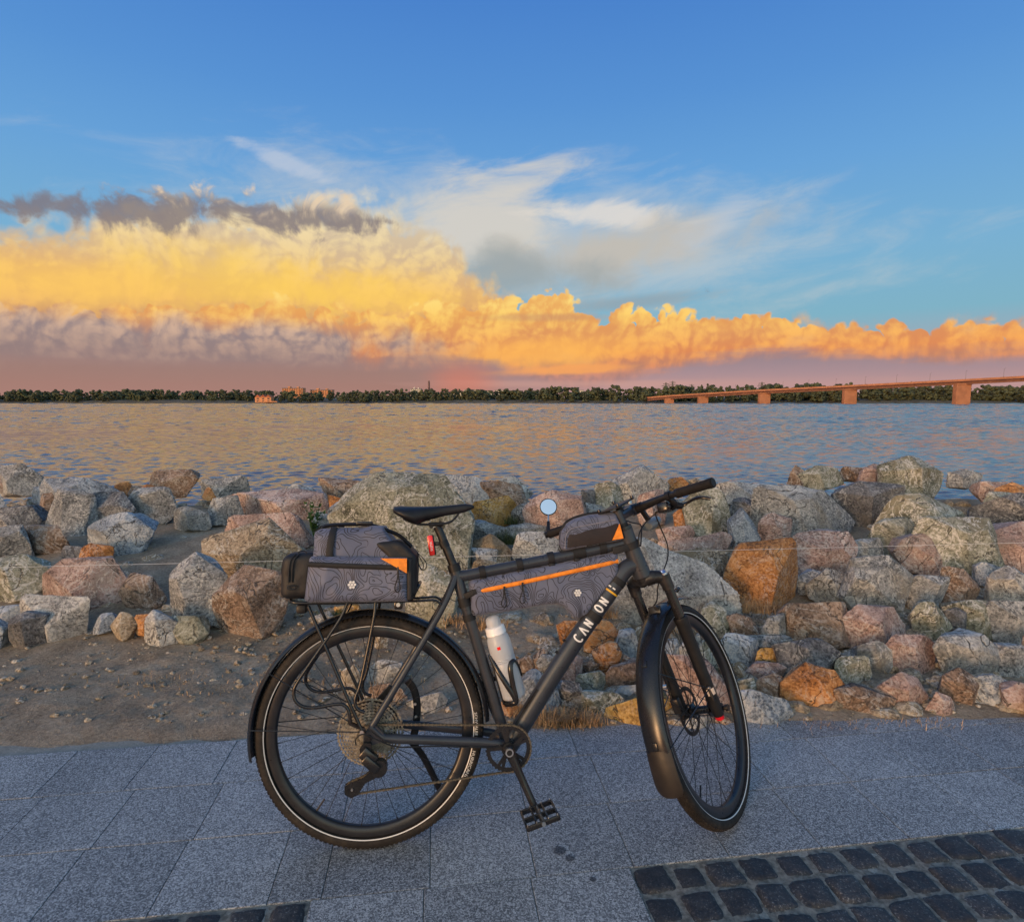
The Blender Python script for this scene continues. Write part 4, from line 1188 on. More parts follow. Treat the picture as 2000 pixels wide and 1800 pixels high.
# ------------------------------------------------------------------ grasses and weeds
M_dry = worn((.42, .27, .14), .8, .5, 14, name='dry_grass')
M_weed = worn((.05, .11, .02), .6, .4, 20, name='weed_leaf')


def blades(name, spots, mat, seed, label, cat, curl=1.0, wdt=.0021):
    rs = np.random.RandomState(seed); V, F, n0 = [], [], 0
    for (px, py, sx, hgt, cnt, dY) in spots:
        g = ground(px, py); Yc = np.interp(py, YS_P, YS_Y) + dY
        g = at(px, py, Yc)
        for k in range(cnt):
            b_ = g + np.array([rs.normal(0, sx), rs.normal(0, sx * .3), -.004])
            a_ = rs.uniform(0, 6.28); L = hgt * rs.uniform(.5, 1.3); out = rs.uniform(.2, 1.0) * curl
            d_ = np.array([cos(a_), sin(a_) * .7, 0]); side = np.array([-sin(a_), cos(a_), 0]) * wdt
            for s_ in range(5):
                u_ = s_ / 4
                c_ = b_ + d_ * L * out * u_ ** 1.4 + np.array([0, 0, L * (u_ - .62 * out * u_ ** 2.2)])
                w_ = 1 - .85 * u_
                V += [c_ - side * w_, c_ + side * w_]
            F += [(n0 + 2 * s_, n0 + 2 * s_ + 1, n0 + 2 * s_ + 3, n0 + 2 * s_ + 2) for s_ in range(4)]; n0 += 10
    o = link(name, fast_mesh(name, np.array(V), np.array(F), mat)); return tag(o, label, cat, kind='stuff')


blades('dry_grass', [(1095, 1414, .06, .09, 330, -.03), (1060, 1410, .05, .08, 220, -.03), (1135, 1414, .05, .09, 240, -.03), (1030, 1405, .03, .07, 120, -.02), (1012, 1395, .02, .08, 110, -.03), (940, 1225, .06, .08, 260, 0),
                     (900, 1215, .05, .07, 160, 0), (1440, 1190, .06, .09, 260, -.05), (1480, 1195, .05, .08, 160, -.05), (1180, 1205, .03, .12, 160, -.05), (960, 1410, .03, .04, 60, 0), (820, 1428, .05, .03, 60, 0), (560, 1432, .10, .03, 110, 0), (420, 1436, .12, .04, 140, 0), (250, 1440, .14, .04, 160, 0), (100, 1444, .14, .04, 160, 0), (1390, 1428, .05, .03, 90, 0), (1600, 1420, .10, .05, 160, 0), (1800, 1416, .12, .05, 180, 0), (700, 1330, .2, .03, 120, 0), (400, 1330, .3, .03, 160, 0), (1300, 1235, .05, .06, 100, 0)],
       M_dry, 4, 'dry brown grass at the foot of the boulders', 'grass')
blades('green_grass', [(985, 1062, .05, .11, 260, .0), (660, 1205, .05, .05, 240, 0), (700, 1240, .06, .035, 260, 0), (1000, 1022, .04, .09, 120, 0), (640, 1042, .04, .07, 90, 0)],
       worn((.07, .09, .025), .7, .4, 20, name='green_grass'), 9, 'patches of short green grass between the boulders', 'grass', .7)

wd = empty('weed_plant', at(612, 1040, 4.55))
tag(wd, 'leafy green weed with tiny pale flowers growing left of the rack bag', 'plant')
rs = np.random.RandomState(31)
leafm = MB().add([(0, 0, 0), (.011, .002, .014), (.0, .004, .042), (-.011, .002, .014), (0, -.003, .016)], [(0, 1, 4), (1, 2, 4), (2, 3, 4), (3, 0, 4)]).mesh('leaf', M_weed, 180)
petm = ICO[1]
flm = fast_mesh('flower', petm[0] * .006, petm[1], material('pale_petal', (.7, .72, .7), .7))
for k in range(9):
    a_ = rs.uniform(0, 6.28); l_ = rs.uniform(.1, .22)
    pth = smooth_path([(0, 0, -.03), (cos(a_) * .03, sin(a_) * .03, l_ * .5), (cos(a_) * rs.uniform(.04, .09), sin(a_) * .05, l_)], 4)
    MB().tube(pth, np.linspace(.0028, .001, len(pth)), 5).build('stem', M_weed, wd)
    for j in range(9):
        o = link('leaf', leafm, wd); q_ = pth[min(len(pth) - 1, 2 + j * len(pth) // 10)]
        o.location = q_; o.rotation_euler = (rs.uniform(.5, 1.5), rs.uniform(-.4, .4), rs.uniform(0, 6.28)); o.scale = [rs.uniform(.7, 1.4)] * 3
    if k < 5:
        o = link('flower', flm, wd); o.location = pth[-1]

# ------------------------------------------------------------------ bicycle (local: x forward, y to its left, z up; it leans on its kickstand away from the camera)
YAW, LEAN, STEER, HA = 0.1105, 0.1833, 0.8367, 1.2132
BM = Matrix.Translation((-.438, 1.7172, 0.0)) @ Matrix.Rotation(YAW, 4, 'Z') @ Matrix.Rotation(-LEAN, 4, 'X') @ Matrix.Rotation(.0056, 4, 'Y')
R_W = .353
HUB = np.array([1.1155, 0, R_W])
U = np.array([-cos(HA), 0, sin(HA)]); NF = np.array([sin(HA), 0, cos(HA)])
AX = HUB - .047 * NF
RS = np.array(Matrix.Rotation(STEER, 3, Vector(U)))
def steer(v): return (np.asarray(v) - AX) @ RS.T + AX
def fk(s, n, y=0.0): return AX + U * s + NF * n + np.array([0, y, 0])
BI = np.array(BM.inverted())
def to_local(w): return BI[:3, :3] @ np.asarray(w) + BI[:3, 3]

M_frame = worn((.028, .032, .041), .31, .12, 22, name='matte_frame_paint', coat=.0)
M_blk = worn((.009, .009, .010), .48, .25, 40, spec=.35, name='black_plastic')
M_gloss = worn((.012, .012, .013), .25, .2, 30, name='gloss_black')
M_fend = worn((.009, .010, .013), .27, .25, 12, name='mudguard_plastic')
M_rim = worn((.014, .014, .016), .32, .2, 25, name='black_rim')
M_spoke = material('black_spoke', (.02, .02, .021), .35, .6)
M_chain = worn((.15, .125, .09), .45, .35, 200, metal=.75, name='dusty_chain')
def muddy(t, b):
    p = ocoord(t); n = noisex(t, p, 160.0, 5, .7); m = noisex(t, p, 26.0, 4, .6)
    plug(t, b.inputs['Base Color'], ramp(t, n * .6 + m * .5, [(.36, (.04, .034, .027)), (.54, (.20, .172, .128)), (.78, (.5, .46, .38))], srgb=False))
    plug(t, b.inputs['Roughness'], .6); plug(t, b.inputs['Metallic'], .35); bump(t, b, n, .4, .001)
M_cass = material('muddy_cassette', build=muddy)
M_silver = material('bright_steel', (.62, .6, .57), .28, 1.0)
M_gun = worn((.035, .034, .034), .33, .3, 60, metal=.6, name='gunmetal')
M_white = material('white_decal', (.72, .72, .70), .5)
M_refl = material('reflective_stripe', (.62, .61, .58), .45)
M_red = material('red_lens', (.8, .015, .01), .22, coat=.4)
M_redm = material('red_anodised', (.65, .01, .02), .35)
M_yel = material('yellow_decal', (.7, .38, .02), .5)
M_saddle = worn((.009, .009, .011), .45, .25, 30, spec=.4, bmp=.15, name='saddle_cover')
M_rub = worn((.011, .010, .010), .75, .3, 60, spec=.3, bmp=.3, name='black_rubber')
def tyre_m(t, b):
    p = gpos(t); n = noisex(t, p, 60.0, 4, .6); m = noisex(t, p, 9.0, 4, .6)
    plug(t, b.inputs['Base Color'], ramp(t, n * .5 + m * .6, [(.35, (.009, .008, .008)), (.55, (.018, .015, .013)), (.75, (.05, .04, .03))], srgb=False))
    plug(t, b.inputs['Roughness'], .72); b.inputs['Specular IOR Level'].default_value = .3; bump(t, b, n, .25, .001)
M_tyre = material('tyre_rubber', build=tyre_m)

bike = empty('bicycle', mw=BM)
tag(bike, 'dark grey touring bicycle with mudguards and bags leaning on its kickstand', 'bicycle')
def B(mb, name, mat, parent=None, smooth=40, st=False):
    if st: mb.xf(steer)
    return mb.build(name, mat, parent or bike, smooth)

# ---- frame
BB = np.array([.428, 0, .289])
P3 = lambda x, z, y=0.0: np.array([x, y, z])
DT0, DT1 = P3(.452, .302), P3(.8364, .8293)
HT0, HT1 = fk(.505, 0), fk(.668, 0)
fr = MB()
fr.tube(smooth_path([BB + [0, 0, 0], P3(.345, .572), P3(.2626, .852)], 6), .0182, 16)
fr.tube(smooth_path([P3(.270, .822), P3(.30, .8235), P3(.3446, .8310), P3(.5837, .8710), P3(.807, .9118), fk(.632, -.004)], 6), .0165, 16, rz=.0185)
DTP = smooth_path([DT0 - (DT1 - DT0) * .04, DT0, P3(.6236, .5512), P3(.78, .757), P3(.8364, .8293), fk(.545, .004)], 6)
fr.tube(DTP, .0265, 20, rz=.0295)
fr.tube([HT0 - U * .004, HT0 + U * .02, (HT0 + HT1) / 2, HT1 - U * .015, HT1], [.0315, .031, .0275, .0275, .0285], 20)
for y in (-1, 1):
    fr.tube(smooth_path([P3(.268, .824, y * .010), P3(.235, .748, y * .034), P3(.17, .638, y * .050), P3(.011, .386, y * .070)], 6), .0088, 12, rz=.0105)
    fr.tube(smooth_path([P3(.004, .388, y * .071), P3(.0416, .3535, y * .068), P3(.075, .345, y * .066), P3(.35, .312, y * .046), P3(.415, .296, y * .034)], 6), [.009] * 6 + [.0105] * 6 + [.0115] * 12 + [.013], 14, rz=[.0085] * 6 + [.0125] * 6 + [.014] * 12 + [.016])
    fr.prism([(-.014, .366), (-.016, .335), (.012, .332), (.05, .342), (.045, .366), (.012, .398)], y * .074, y * .066)
fr.tube([BB + [0, -.037, 0], BB + [0, .037, 0]], .0235, 20)
frame = B(fr, 'frame', M_frame)
B(MB().tube([P3(.2665, .838), P3(.2595, .862)], .0205, 20), 'seat_clamp', M_blk, frame)
B(MB().tube([HT1 + U * .001, HT1 + U * .012], .0285, 24), 'headset_cover', M_gloss, frame)
# decals: lettering runs up the down tube on the side we see
DA = (DT1 - DT0) / np.linalg.norm(DT1 - DT0)
DP = np.array([-DA[2], 0, DA[0]])                    # across the tube, towards its upper side
def on_dt(a, c, lift=.0005):
    ph = np.asarray(c) / .028
    base = DT0 + np.outer(a, DA) + np.outer(np.interp(a, (DTP - DT0) @ DA, (DTP - DT0) @ DP), DP)
    return base + np.outer(np.sin(ph) * (.0295 + lift), DP) + np.outer(np.cos(ph) * (.0265 + lift), (0, -1, 0))
def stroke(mb, pts, w, a0, c0, sx, sy, lift):
    P = []
    for (x0, y0), (x1, y1) in zip(pts[:-1], pts[1:]):
        for k in np.linspace(0, 1, 5, endpoint=False): P.append((x0 + (x1 - x0) * k, y0 + (y1 - y0) * k))
    P.append(pts[-1]); P = np.array(P, float) * [sx, sy]
    T = np.gradient(P, axis=0); T /= np.linalg.norm(T, axis=1)[:, None]; Nn = np.stack([-T[:, 1], T[:, 0]], 1)
    L, Rr = P + Nn * w / 2, P - Nn * w / 2
    V = np.concatenate([on_dt(a0 + L[:, 0], c0 + L[:, 1], lift), on_dt(a0 + Rr[:, 0], c0 + Rr[:, 1], lift)]); n = len(P)
    mb.add(V, [(i, i + 1, n + i + 1, n + i) for i in range(n - 1)])
arc = lambda cx, cy, rx, ry, a0, a1, n=12: [(cx + rx * cos(radians(a)), cy + ry * sin(radians(a))) for a in np.linspace(a0, a1, n)]
GL = {'C': [arc(.45, .5, .46, .46, 48, 312, 18)], 'L': [[(.0, .0), (.45, 1.), (.9, .0)]], 'N': [[(.08, .0), (.08, .95)], [(.08, .95), (.78, .05)], [(.78, .05), (.78, 1.)]],
      'Y': [[(.0, 1.), (.42, .45)], [(.85, 1.), (.42, .45)], [(.42, .48), (.42, .0)]], 'O': [arc(.45, .5, .42, .46, 0, 360, 20)]}
SA = (np.array([.652, 0, .6167]) - DT0) @ DA
for i, g in enumerate(['C', 'L', 'N', 'Y', 'O', 'N']):
    m = MB()
    for j, s_ in enumerate(GL[g]): stroke(m, s_, .0056, SA - .002 + i * .0292, -.0110, .0178, .031, .0006 + .00012 * j)
    B(m, 'letter', M_white, frame, None)
def band(mb, a0, a1, c0, c1, lift):
    cs = np.linspace(c0, c1, 9); V = np.concatenate([on_dt(np.full(9, a0), cs, lift), on_dt(np.full(9, a1), cs, lift)])
    mb.add(V, [(i, i + 1, 10 + i, 9 + i) for i in range(8)])
yb = (np.array([.776, 0, .762]) - DT0) @ DA
m = MB(); band(m, yb - .0032, yb + .0032, -.030, .042, .0005); B(m, 'yellow_stripe', M_yel, frame, None)
m = MB(); band(m, yb + .012, yb + .0165, .012, .026, .0005); B(m, 'small_lettering', M_white, frame, None)
m = MB(); band(m, yb + .012, yb + .0165, -.004, .006, .0005); B(m, 'small_lettering', M_white, frame, None)
m = MB(); band(m, .04, .17, .020, .030, .001); B(m, 'tube_guard', M_blk, frame, None)
for s_ in (.30, .345):
    q = on_dt(np.array([s_]), np.array([.039]), .002)[0]
    B(MB().tube([q, q + DP * .006], .0045, 10), 'bolt', M_blk, frame)
B(MB().tube(smooth_path([P3(.42, .30, -.045), P3(.36, .30, -.058), P3(.2, .318, -.072), P3(.09, .326, -.082), P3(.03, .352, -.09), P3(-.012, .372, -.092), P3(-.035, .358, -.09), P3(-.034, .34, -.088)], 8), .0022, 8), 'shift_cable', M_blk, frame)

# ---- seat post, saddle, rear light
B(MB().tube(smooth_path([P3(.265, .846), P3(.2316, .9289), P3(.216, .968), P3(.207, .985)], 5), .0136, 16), 'seat_post', M_gun)
B(MB().box((.205, 0, .992), (.05, .034, .014), bev=.004).tube([(.19, -.02, .986), (.19, .02, .986)], .007, 10).tube([(.218, -.018, .998), (.218, .018, .998)], .005, 10), 'saddle_clamp', M_blk)
xs = np.array([.0697, .078, .095, .115, .14, .17, .20, .235, .27, .30, .318, .329])
top = np.interp(xs, [.07, .104, .186, .2688, .307, .33], [1.052, 1.0545, 1.051, 1.0555, 1.0585, 1.051])
low = np.interp(xs, [.07, .08, .104, .1252, .145, .17, .2355, .2937, .329], [1.030, 1.024, 1.010, .991, .991, 1.002, 1.019, 1.027, 1.042])
hw = np.interp(xs, [.07, .08, .1, .125, .15, .19, .23, .28, .315, .329], [.045, .062, .071, .07, .058, .037, .026, .020, .017, .009])
V, n = [], 20
for x_, t_, l_, w_ in zip(xs, top, low, hw):
    for k in range(n):
        a = 2 * pi * k / n
        y_ = w_ * np.sign(cos(a)) * abs(cos(a)) ** .7
        z_ = (t_ - .006 * (abs(cos(a)) ** 3)) if sin(a) >= 0 else None
        z_ = (t_ + l_) / 2 + (t_ - l_) / 2 * (np.sign(sin(a)) * abs(sin(a)) ** .55)
        if sin(a) > 0: z_ -= .012 * (y_ / .07) ** 2 - .0 + (.003 * math.exp(-(y_ / .012) ** 2) if .1 < x_ < .26 else 0)
        V.append((x_, y_, z_))
F = [(i * n + k, i * n + (k + 1) % n, (i + 1) * n + (k + 1) % n, (i + 1) * n + k) for i in range(len(xs) - 1) for k in range(n)] + [tuple(range(n)), tuple((len(xs) - 1) * n + k for k in range(n))[::-1]]
m = MB(); m.add(V, F); saddle = B(m, 'saddle', M_saddle, None, 180)
for y in (-1, 1):
    B(MB().tube(smooth_path([P3(.10, 1.012, y * .028), P3(.135, .997, y * .027), P3(.165, .992, y * .022), P3(.24, .995, y * .022), P3(.268, 1.012, y * .016), P3(.285, 1.038, y * .008)], 6), .0035, 8), 'saddle_rail', M_gun, saddle)
rl = B(MB().box((.1885, 0, .9240), (.019, .034, .066), np.array(Matrix.Rotation(radians(-8), 3, 'Y')), .005), 'rear_light', M_red)
Rl = np.array(Matrix.Rotation(radians(-8), 3, 'Y'))
B(MB().box(np.array([.1885, 0, .924]) + Rl @ [.0095, 0, 0], (.006, .026, .066), Rl, .003), 'light_housing', M_blk, rl)
B(MB().bar((.20, 0, .928), (.232, 0, .930), .016, .014, bev=.002).tube([(.2255, 0, .938), (.2355, 0, .916)], .0162, 18), 'light_bracket', M_blk, rl)

def text2d(s, size):
    cu = bpy.data.curves.new('t', 'FONT'); cu.body = s; cu.size = size; cu.resolution_u = 2
    o = bpy.data.objects.new('t', cu); col.objects.link(o)
    dg = bpy.context.evaluated_depsgraph_get(); dg.update()
    me = bpy.data.meshes.new_from_object(o.evaluated_get(dg))
    bm = bmesh.new(); bm.from_mesh(me); bmesh.ops.triangulate(bm, faces=bm.faces[:])
    bmesh.ops.subdivide_edges(bm, edges=[e for e in bm.edges if e.calc_length() > size * .25], cuts=2); bmesh.ops.triangulate(bm, faces=bm.faces[:])
    bm.verts.index_update()
    v = np.array([q.co[:2] for q in bm.verts]); f = [tuple(w.index for w in q.verts) for q in bm.faces]; bm.free()
    bpy.data.objects.remove(o); bpy.data.curves.remove(cu); bpy.data.meshes.remove(me)
    return v, f
tv, tf = text2d('SIGMA', .0105)
q = np.zeros((len(tv), 3)); q[:, 2] = tv[:, 0] - .018; q[:, 0] = -tv[:, 1] + .004; q[:, 1] = -.0175
B(MB().add(q @ Rl.T + [.1885, 0, .924], tf), 'lettering', M_white, rl, None)

# ---- wheels
def wheel_at(c, st, front):
    rim = MB().revolve([(.285, 0), (.287, -.008), (.293, -.0125), (.310, -.0135), (.317, -.0125), (.317, -.010), (.311, -.009), (.311, .009), (.317, .010), (.317, .0125), (.310, .0135), (.293, .0125), (.287, .008)], c, 128)
    w = B(rim, 'wheel', M_rim, None, 40, st)
    a = np.linspace(radians(-128), radians(128), 17)
    prof = [(.3325 + .0205 * cos(t_), .0215 * sin(t_)) for t_ in a]
    B(MB().revolve(prof, c, 160), 'tyre', M_tyre, w, 180, st)
    for s_ in (-1, 1):
        pr = [(.3205, s_ * .01905), (.3232, s_ * .02045), (.3232, s_ * .02085), (.3205, s_ * .0195)]
        B(MB().revolve(pr, c, 128), 'reflective_stripe', M_refl, w, 40, st)
    kn = MB(); nk = 150                                   # tread blocks
    for k in range(nk):
        for s_, ra, ya, dy, dr in ((-1, .3485, .0135, .006, .0034), (1, .3485, .0135, .006, .0034), (-1, .3525, .0045, .006, .0022), (1, .3525, .0045, .006, .0022)):
            a_ = 2 * pi * (k + (.5 if s_ > 0 else 0)) / nk
            ph = atan2(ya, ra - .3325)
            er, et = np.array([cos(a_), 0, sin(a_)]), np.array([-sin(a_), 0, cos(a_)])
            nn = er * cos(ph) + np.array([0, s_, 0]) * sin(ph); tt = np.cross(et, nn)
            kn.box(np.asarray(c) + er * (.3325 + .0207 * cos(ph)) + np.array([0, s_ * .0215 * sin(ph), 0]), (.0082, dy, dr), np.stack([et, tt, nn], 1))
    o = B(kn, 'tread', M_tyre, w, None, st); o['kind'] = 'stuff'
    hub = MB()
    if front: hub.revolve([(.0, -.056), (.010, -.056), (.010, -.036), (.024, -.034), (.024, -.028), (.013, -.022), (.013, .022), (.024, .028), (.024, .034), (.012, .036), (.012, .056), (.0, .056)], c, 28)
    else: hub.revolve([(.0, -.066), (.010, -.066), (.012, -.024), (.028, -.022), (.028, -.017), (.014, -.012), (.014, .026), (.028, .030), (.028, .035), (.012, .037), (.010, .066), (.0, .066)], c, 28)
    B(hub, 'hub', M_gloss, w, 40, st)
    ns = 32
    fy = .031 if front else .020
    for k in range(ns):
        s_ = -1 if k % 2 else 1
        ar = 2 * pi * (k + .5) / ns
        d_ = (1 if (k // 2) % 2 else -1) * radians(68)
        ah = ar + d_ * .92
        y_ = s_ * (fy if front or s_ < 0 else .032)
        p0 = np.asarray(c) + np.array([.022 * cos(ah), y_, .022 * sin(ah)]); p1 = np.asarray(c) + np.array([.287 * cos(ar), s_ * .003, .287 * sin(ar)])
        p2 = p1 + (p0 - p1) / np.linalg.norm(p0 - p1) * .014
        B(MB().tube([p0, p2, p1], [.00105, .00105, .0019], 5, caps=False), 'spoke', M_spoke, w, 180, st)
    yr = .046
    ro = MB().revolve([(.066, yr), (.080, yr), (.080, yr + .0018), (.066, yr + .0018)], c, 60)
    for k in range(6):
        a_ = 2 * pi * k / 6
        ro.bar(np.asarray(c) + [.02 * cos(a_), yr + .001, .02 * sin(a_)], np.asarray(c) + [.068 * cos(a_ + .5), yr + .001, .068 * sin(a_ + .5)], .0018, .008)
    ro.revolve([(.014, yr), (.024, yr), (.024, yr + .0018), (.014, yr + .0018)], c, 30)
    B(ro, 'brake_disc', M_gun, w, 40, st)
    m = MB().tube([np.asarray(c) + [.284 * cos(4.1), 0, .284 * sin(4.1)], np.asarray(c) + [.245 * cos(4.1), 0, .245 * sin(4.1)]], [.003, .0026], 8)
    B(m, 'valve', M_blk, w, 40, st)
    return w
rear = wheel_at((0, 0, R_W), False, False)
front = wheel_at(HUB, True, True)
for s, a0 in (('SCHWALBE', 7.5), ('HURRICANE', -13)):
    tv, tf = text2d(s, .0125 if s[0] == 'S' else .0140)
    rr = .3258 + tv[:, 1]; th = radians(a0) - tv[:, 0] * 1.12 / .331
    yy_ = -.0215 * np.sqrt(np.clip(1 - ((rr - .3325) / .0205) ** 2, 0, 1)) - .0007
    B(MB().add(np.stack([rr * np.cos(th), yy_, R_W + rr * np.sin(th)], 1), tf), 'lettering', M_refl, rear, None)

# ---- cassette, derailleur, chain, cranks
def cog(c, r, y, teeth, th=.0018, inner=None, win=None):
    m = MB(); n = teeth * 4; a = np.arange(n) * 2 * pi / n
    ro = r + np.tile([0, .0030, .0030, 0], teeth) - .0015
    ri = np.full(n, inner or r - .011)
    V = np.concatenate([np.stack([c[0] + q * np.cos(a), np.full(n, y_), c[2] + q * np.sin(a)], 1) for y_ in (y - th / 2, y + th / 2) for q in (ro, ri)])
    F = []
    for i in range(n):
        j = (i + 1) % n
        F += [(i, j, n + j, n + i), (2 * n + j, 2 * n + i, 3 * n + i, 3 * n + j), (j, i, 2 * n + i, 2 * n + j), (n + i, n + j, 3 * n + j, 3 * n + i)]
    m.add(V, F)
    return m
cass = None
for k in range(11):
    t_ = k / 10
    r_ = .101 - .078 * t_ ** .88; y_ = -.022 - .0385 * t_
    m = cog((0, 0, R_W), r_, y_, int(51 - 40 * t_ ** .88), .0018, inner=max(.012, r_ - (.0058 if k < 7 else .010)))
    for j in range(5):                                   # carrier arms
        a_ = 2 * pi * j / 5 + .13 * k
        m.bar((.012 * cos(a_), y_, R_W + .012 * sin(a_)), ((r_ - .004) * cos(a_ + .25), y_, R_W + (r_ - .004) * sin(a_ + .25)), .0015, .0065)
    o = B(m, 'cassette' if cass is None else 'sprocket', M_cass, cass, 30)
    cass = cass or o
B(MB().tube([(0, -.05, R_W), (0, -.078, R_W)], [.013, .011], 20).tube([(0, -.078, R_W), (0, -.082, R_W)], .008, 6), 'rear_axle', M_gloss)

dz = MB()
dz.prism([(-.012, .345), (.010, .342), (.012, .318), (-.004, .300), (-.022, .306), (-.024, .328)], -.088, -.074)
dz.tube([(-.008, -.072, .322), (-.008, -.094, .322)], .012, 16)
dz.bar((-.016, -.086, .322), (.022, -.086, .288), .024, .036, bev=.005)
dz.bar((-.010, -.096, .304), (.030, -.096, .266), .014, .028, bev=.004)
dz.tube([(.033, -.092, .268), (.033, -.066, .268)], .025, 20)
rd = B(dz, 'rear_derailleur', M_gloss)
for y_ in (-.072, -.054):
    cg = MB(); UP, LP = np.array([.037, .262]), np.array([-.047, .207])
    dirn = (LP - UP) / np.linalg.norm(LP - UP); per = np.array([-dirn[1], dirn[0]])
    poly = [UP + per * .015, UP + per * .014 + dirn * .03, UP + per * .009 + dirn * .06, LP + per * .024 - dirn * .004, LP + per * .020 + dirn * .016, LP + dirn * .026, LP - per * .020 + dirn * .014, LP - per * .018 - dirn * .008, UP - per * .008 + dirn * .06, UP - per * .012 + dirn * .02, UP - per * .014]
    cg.prism([tuple(q) for q in poly], y_ - .001, y_ + .001)
    B(cg, 'cage_plate', M_gloss, rd, None)
for c_ in (UP, LP):
    m = cog((c_[0], 0, c_[1]), .019, -.063, 12, .004, inner=.004)
    B(m, 'jockey_wheel', M_blk, rd, 30)
    B(MB().tube([(c_[0], -.078, c_[1]), (c_[0], -.050, c_[1])], .0035, 8), 'pivot_bolt', M_silver, rd)
# chain path: round the chainring, the cassette, the two jockey wheels
CR_, CY = .0715, -.050
cpath = []
for a_ in np.linspace(-100, 92, 24): cpath.append((BB[0] + CR_ * cos(radians(a_)), CY, .290 + CR_ * sin(radians(a_))))
RC = .034; yc = -.054
for a_ in np.linspace(93, 200, 10): cpath.append((RC * cos(radians(a_)), yc, R_W + RC * sin(radians(a_))))
for a_ in np.linspace(170, 10, 6)[2:]: cpath.append((UP[0] + .019 * cos(radians(a_)), -.062, UP[1] + .019 * sin(radians(a_))))
for a_ in np.linspace(110, 280, 8): cpath.append((LP[0] + .019 * cos(radians(a_)), -.062, LP[1] + .019 * sin(radians(a_))))
cp = np.array(cpath + [cpath[0]])
sg = np.r_[0, np.cumsum(np.linalg.norm(np.diff(cp, axis=0), axis=1))]
nl = int(sg[-1] / .0127)
ps = np.array([[np.interp(d_, sg, cp[:, i]) for i in range(3)] for d_ in np.linspace(0, sg[-1], nl + 1)])
cm = MB()
for i in range(nl):
    a_, b_ = ps[i], ps[i + 1]; w_ = .0022 if i % 2 else .0034
    for s_ in (-1, 1):
        cm.bar(a_ + [0, s_ * w_, 0], b_ + [0, s_ * w_, 0], .0009, .0044, bev=0)
    cm.tube([a_ + [0, -.0042, 0], a_ + [0, .0042, 0]], .0036, 6)
ch_o = B(cm, 'chain', M_chain, None, 30); ch_o['kind'] = 'stuff'

ring = cog((BB[0], 0, .290), .0700, -.050, 36, .003, inner=.0575)
for j in range(5):
    a_ = 2 * pi * j / 5 + .5
    for d_ in (-.13, .13): ring.bar((BB[0] + .018 * cos(a_), -.052 - d_ * .002, .290 + .018 * sin(a_)), (BB[0] + .061 * cos(a_ + d_), -.0505 - d_ * .002, .290 + .061 * sin(a_ + d_)), .003, .010)
ring.tube([(BB[0], -.036, .290), (BB[0], -.060, .290)], .021, 24)
crk = B(ring, 'crankset', M_gloss, None, 30)
PE = np.array([.502, -.088, .128])
B(MB().tube(smooth_path([(BB[0] - .006, -.066, .302), (BB[0], -.066, .290), (BB[0] + (PE[0] - BB[0]) * .5, -.074, .290 + (PE[2] - .290) * .5), tuple(PE), tuple(PE + (PE - [BB[0], -.066, .290]) * .06)], 5), [.010, .013, .015, .0165, .0175, .017, .0155, .0145, .0135, .0125, .0118, .0115, .0115, .0115, .0115, .0115, .0115, .0113, .0108, .010, .007], 16,
         rz=None, up=(0, 1, 0)), 'crank_arm', M_gloss, crk)
B(MB().tube([(BB[0], -.080, .290), (BB[0], -.0855, .290)], .0125, 24), 'crank_cap', M_silver, crk)
B(MB().tube([(BB[0], -.0845, .290), (BB[0], -.0862, .290)], .0085, 20), 'crank_bolt_socket', M_blk, crk)
PL = 2 * np.array([BB[0], 0, .290]) - PE
B(MB().tube([(BB[0], .066, .290), (PL[0], .088, PL[2])], [.014, .011], 14), 'crank_arm', M_gloss, crk)


def pedal(c, sgn):
    R_ = np.array(Matrix.Rotation(radians(-14), 3, 'Y')) @ np.array(Matrix.Rotation(radians(4), 3, 'Z'))
    W_, L_, T_ = .094, .098, .015
    f = lambda x, y, z=0: np.asarray(c) + R_ @ np.array([x, y, z])
    m = MB()
    y0, y1 = (-.008 * 0 + -.004) * sgn, sgn * W_
    for x_ in (-.049, -.018, .018, .049): m.bar(f(x_, y0), f(x_ * 1.0, y1), .006, T_ - .002, up=R_ @ [1, 0, 0], bev=.0015)
    for y_ in (y0, y1 * .5, y1): m.bar(f(-.050, y_), f(.050, y_), .0065, T_, up=R_ @ [0, 1, 0], bev=.0015)
    m.tube([f(0, -.014 * sgn), f(0, sgn * (W_ + .003))], .0075, 12)
    o = B(m, 'pedal', M_gloss, crk, 30)
    for x_ in (-.046, -.018, .018, .046):
        for y_ in (y0, y1):
            for zz in (-1, 1):
                if abs(x_) > .03 or True: B(MB().tube([f(x_, y_, zz * .006), f(x_, y_, zz * .0115)], .0016, 6), 'pin', M_silver, o)
    B(MB().tube([f(0, sgn * (W_ + .002)), f(0, sgn * (W_ + .007))], .006, 12), 'axle_cap', M_silver, o)
pedal(PE + [.004, -.016, .004], -1)
pedal(PL + [0, .016, 0], 1)

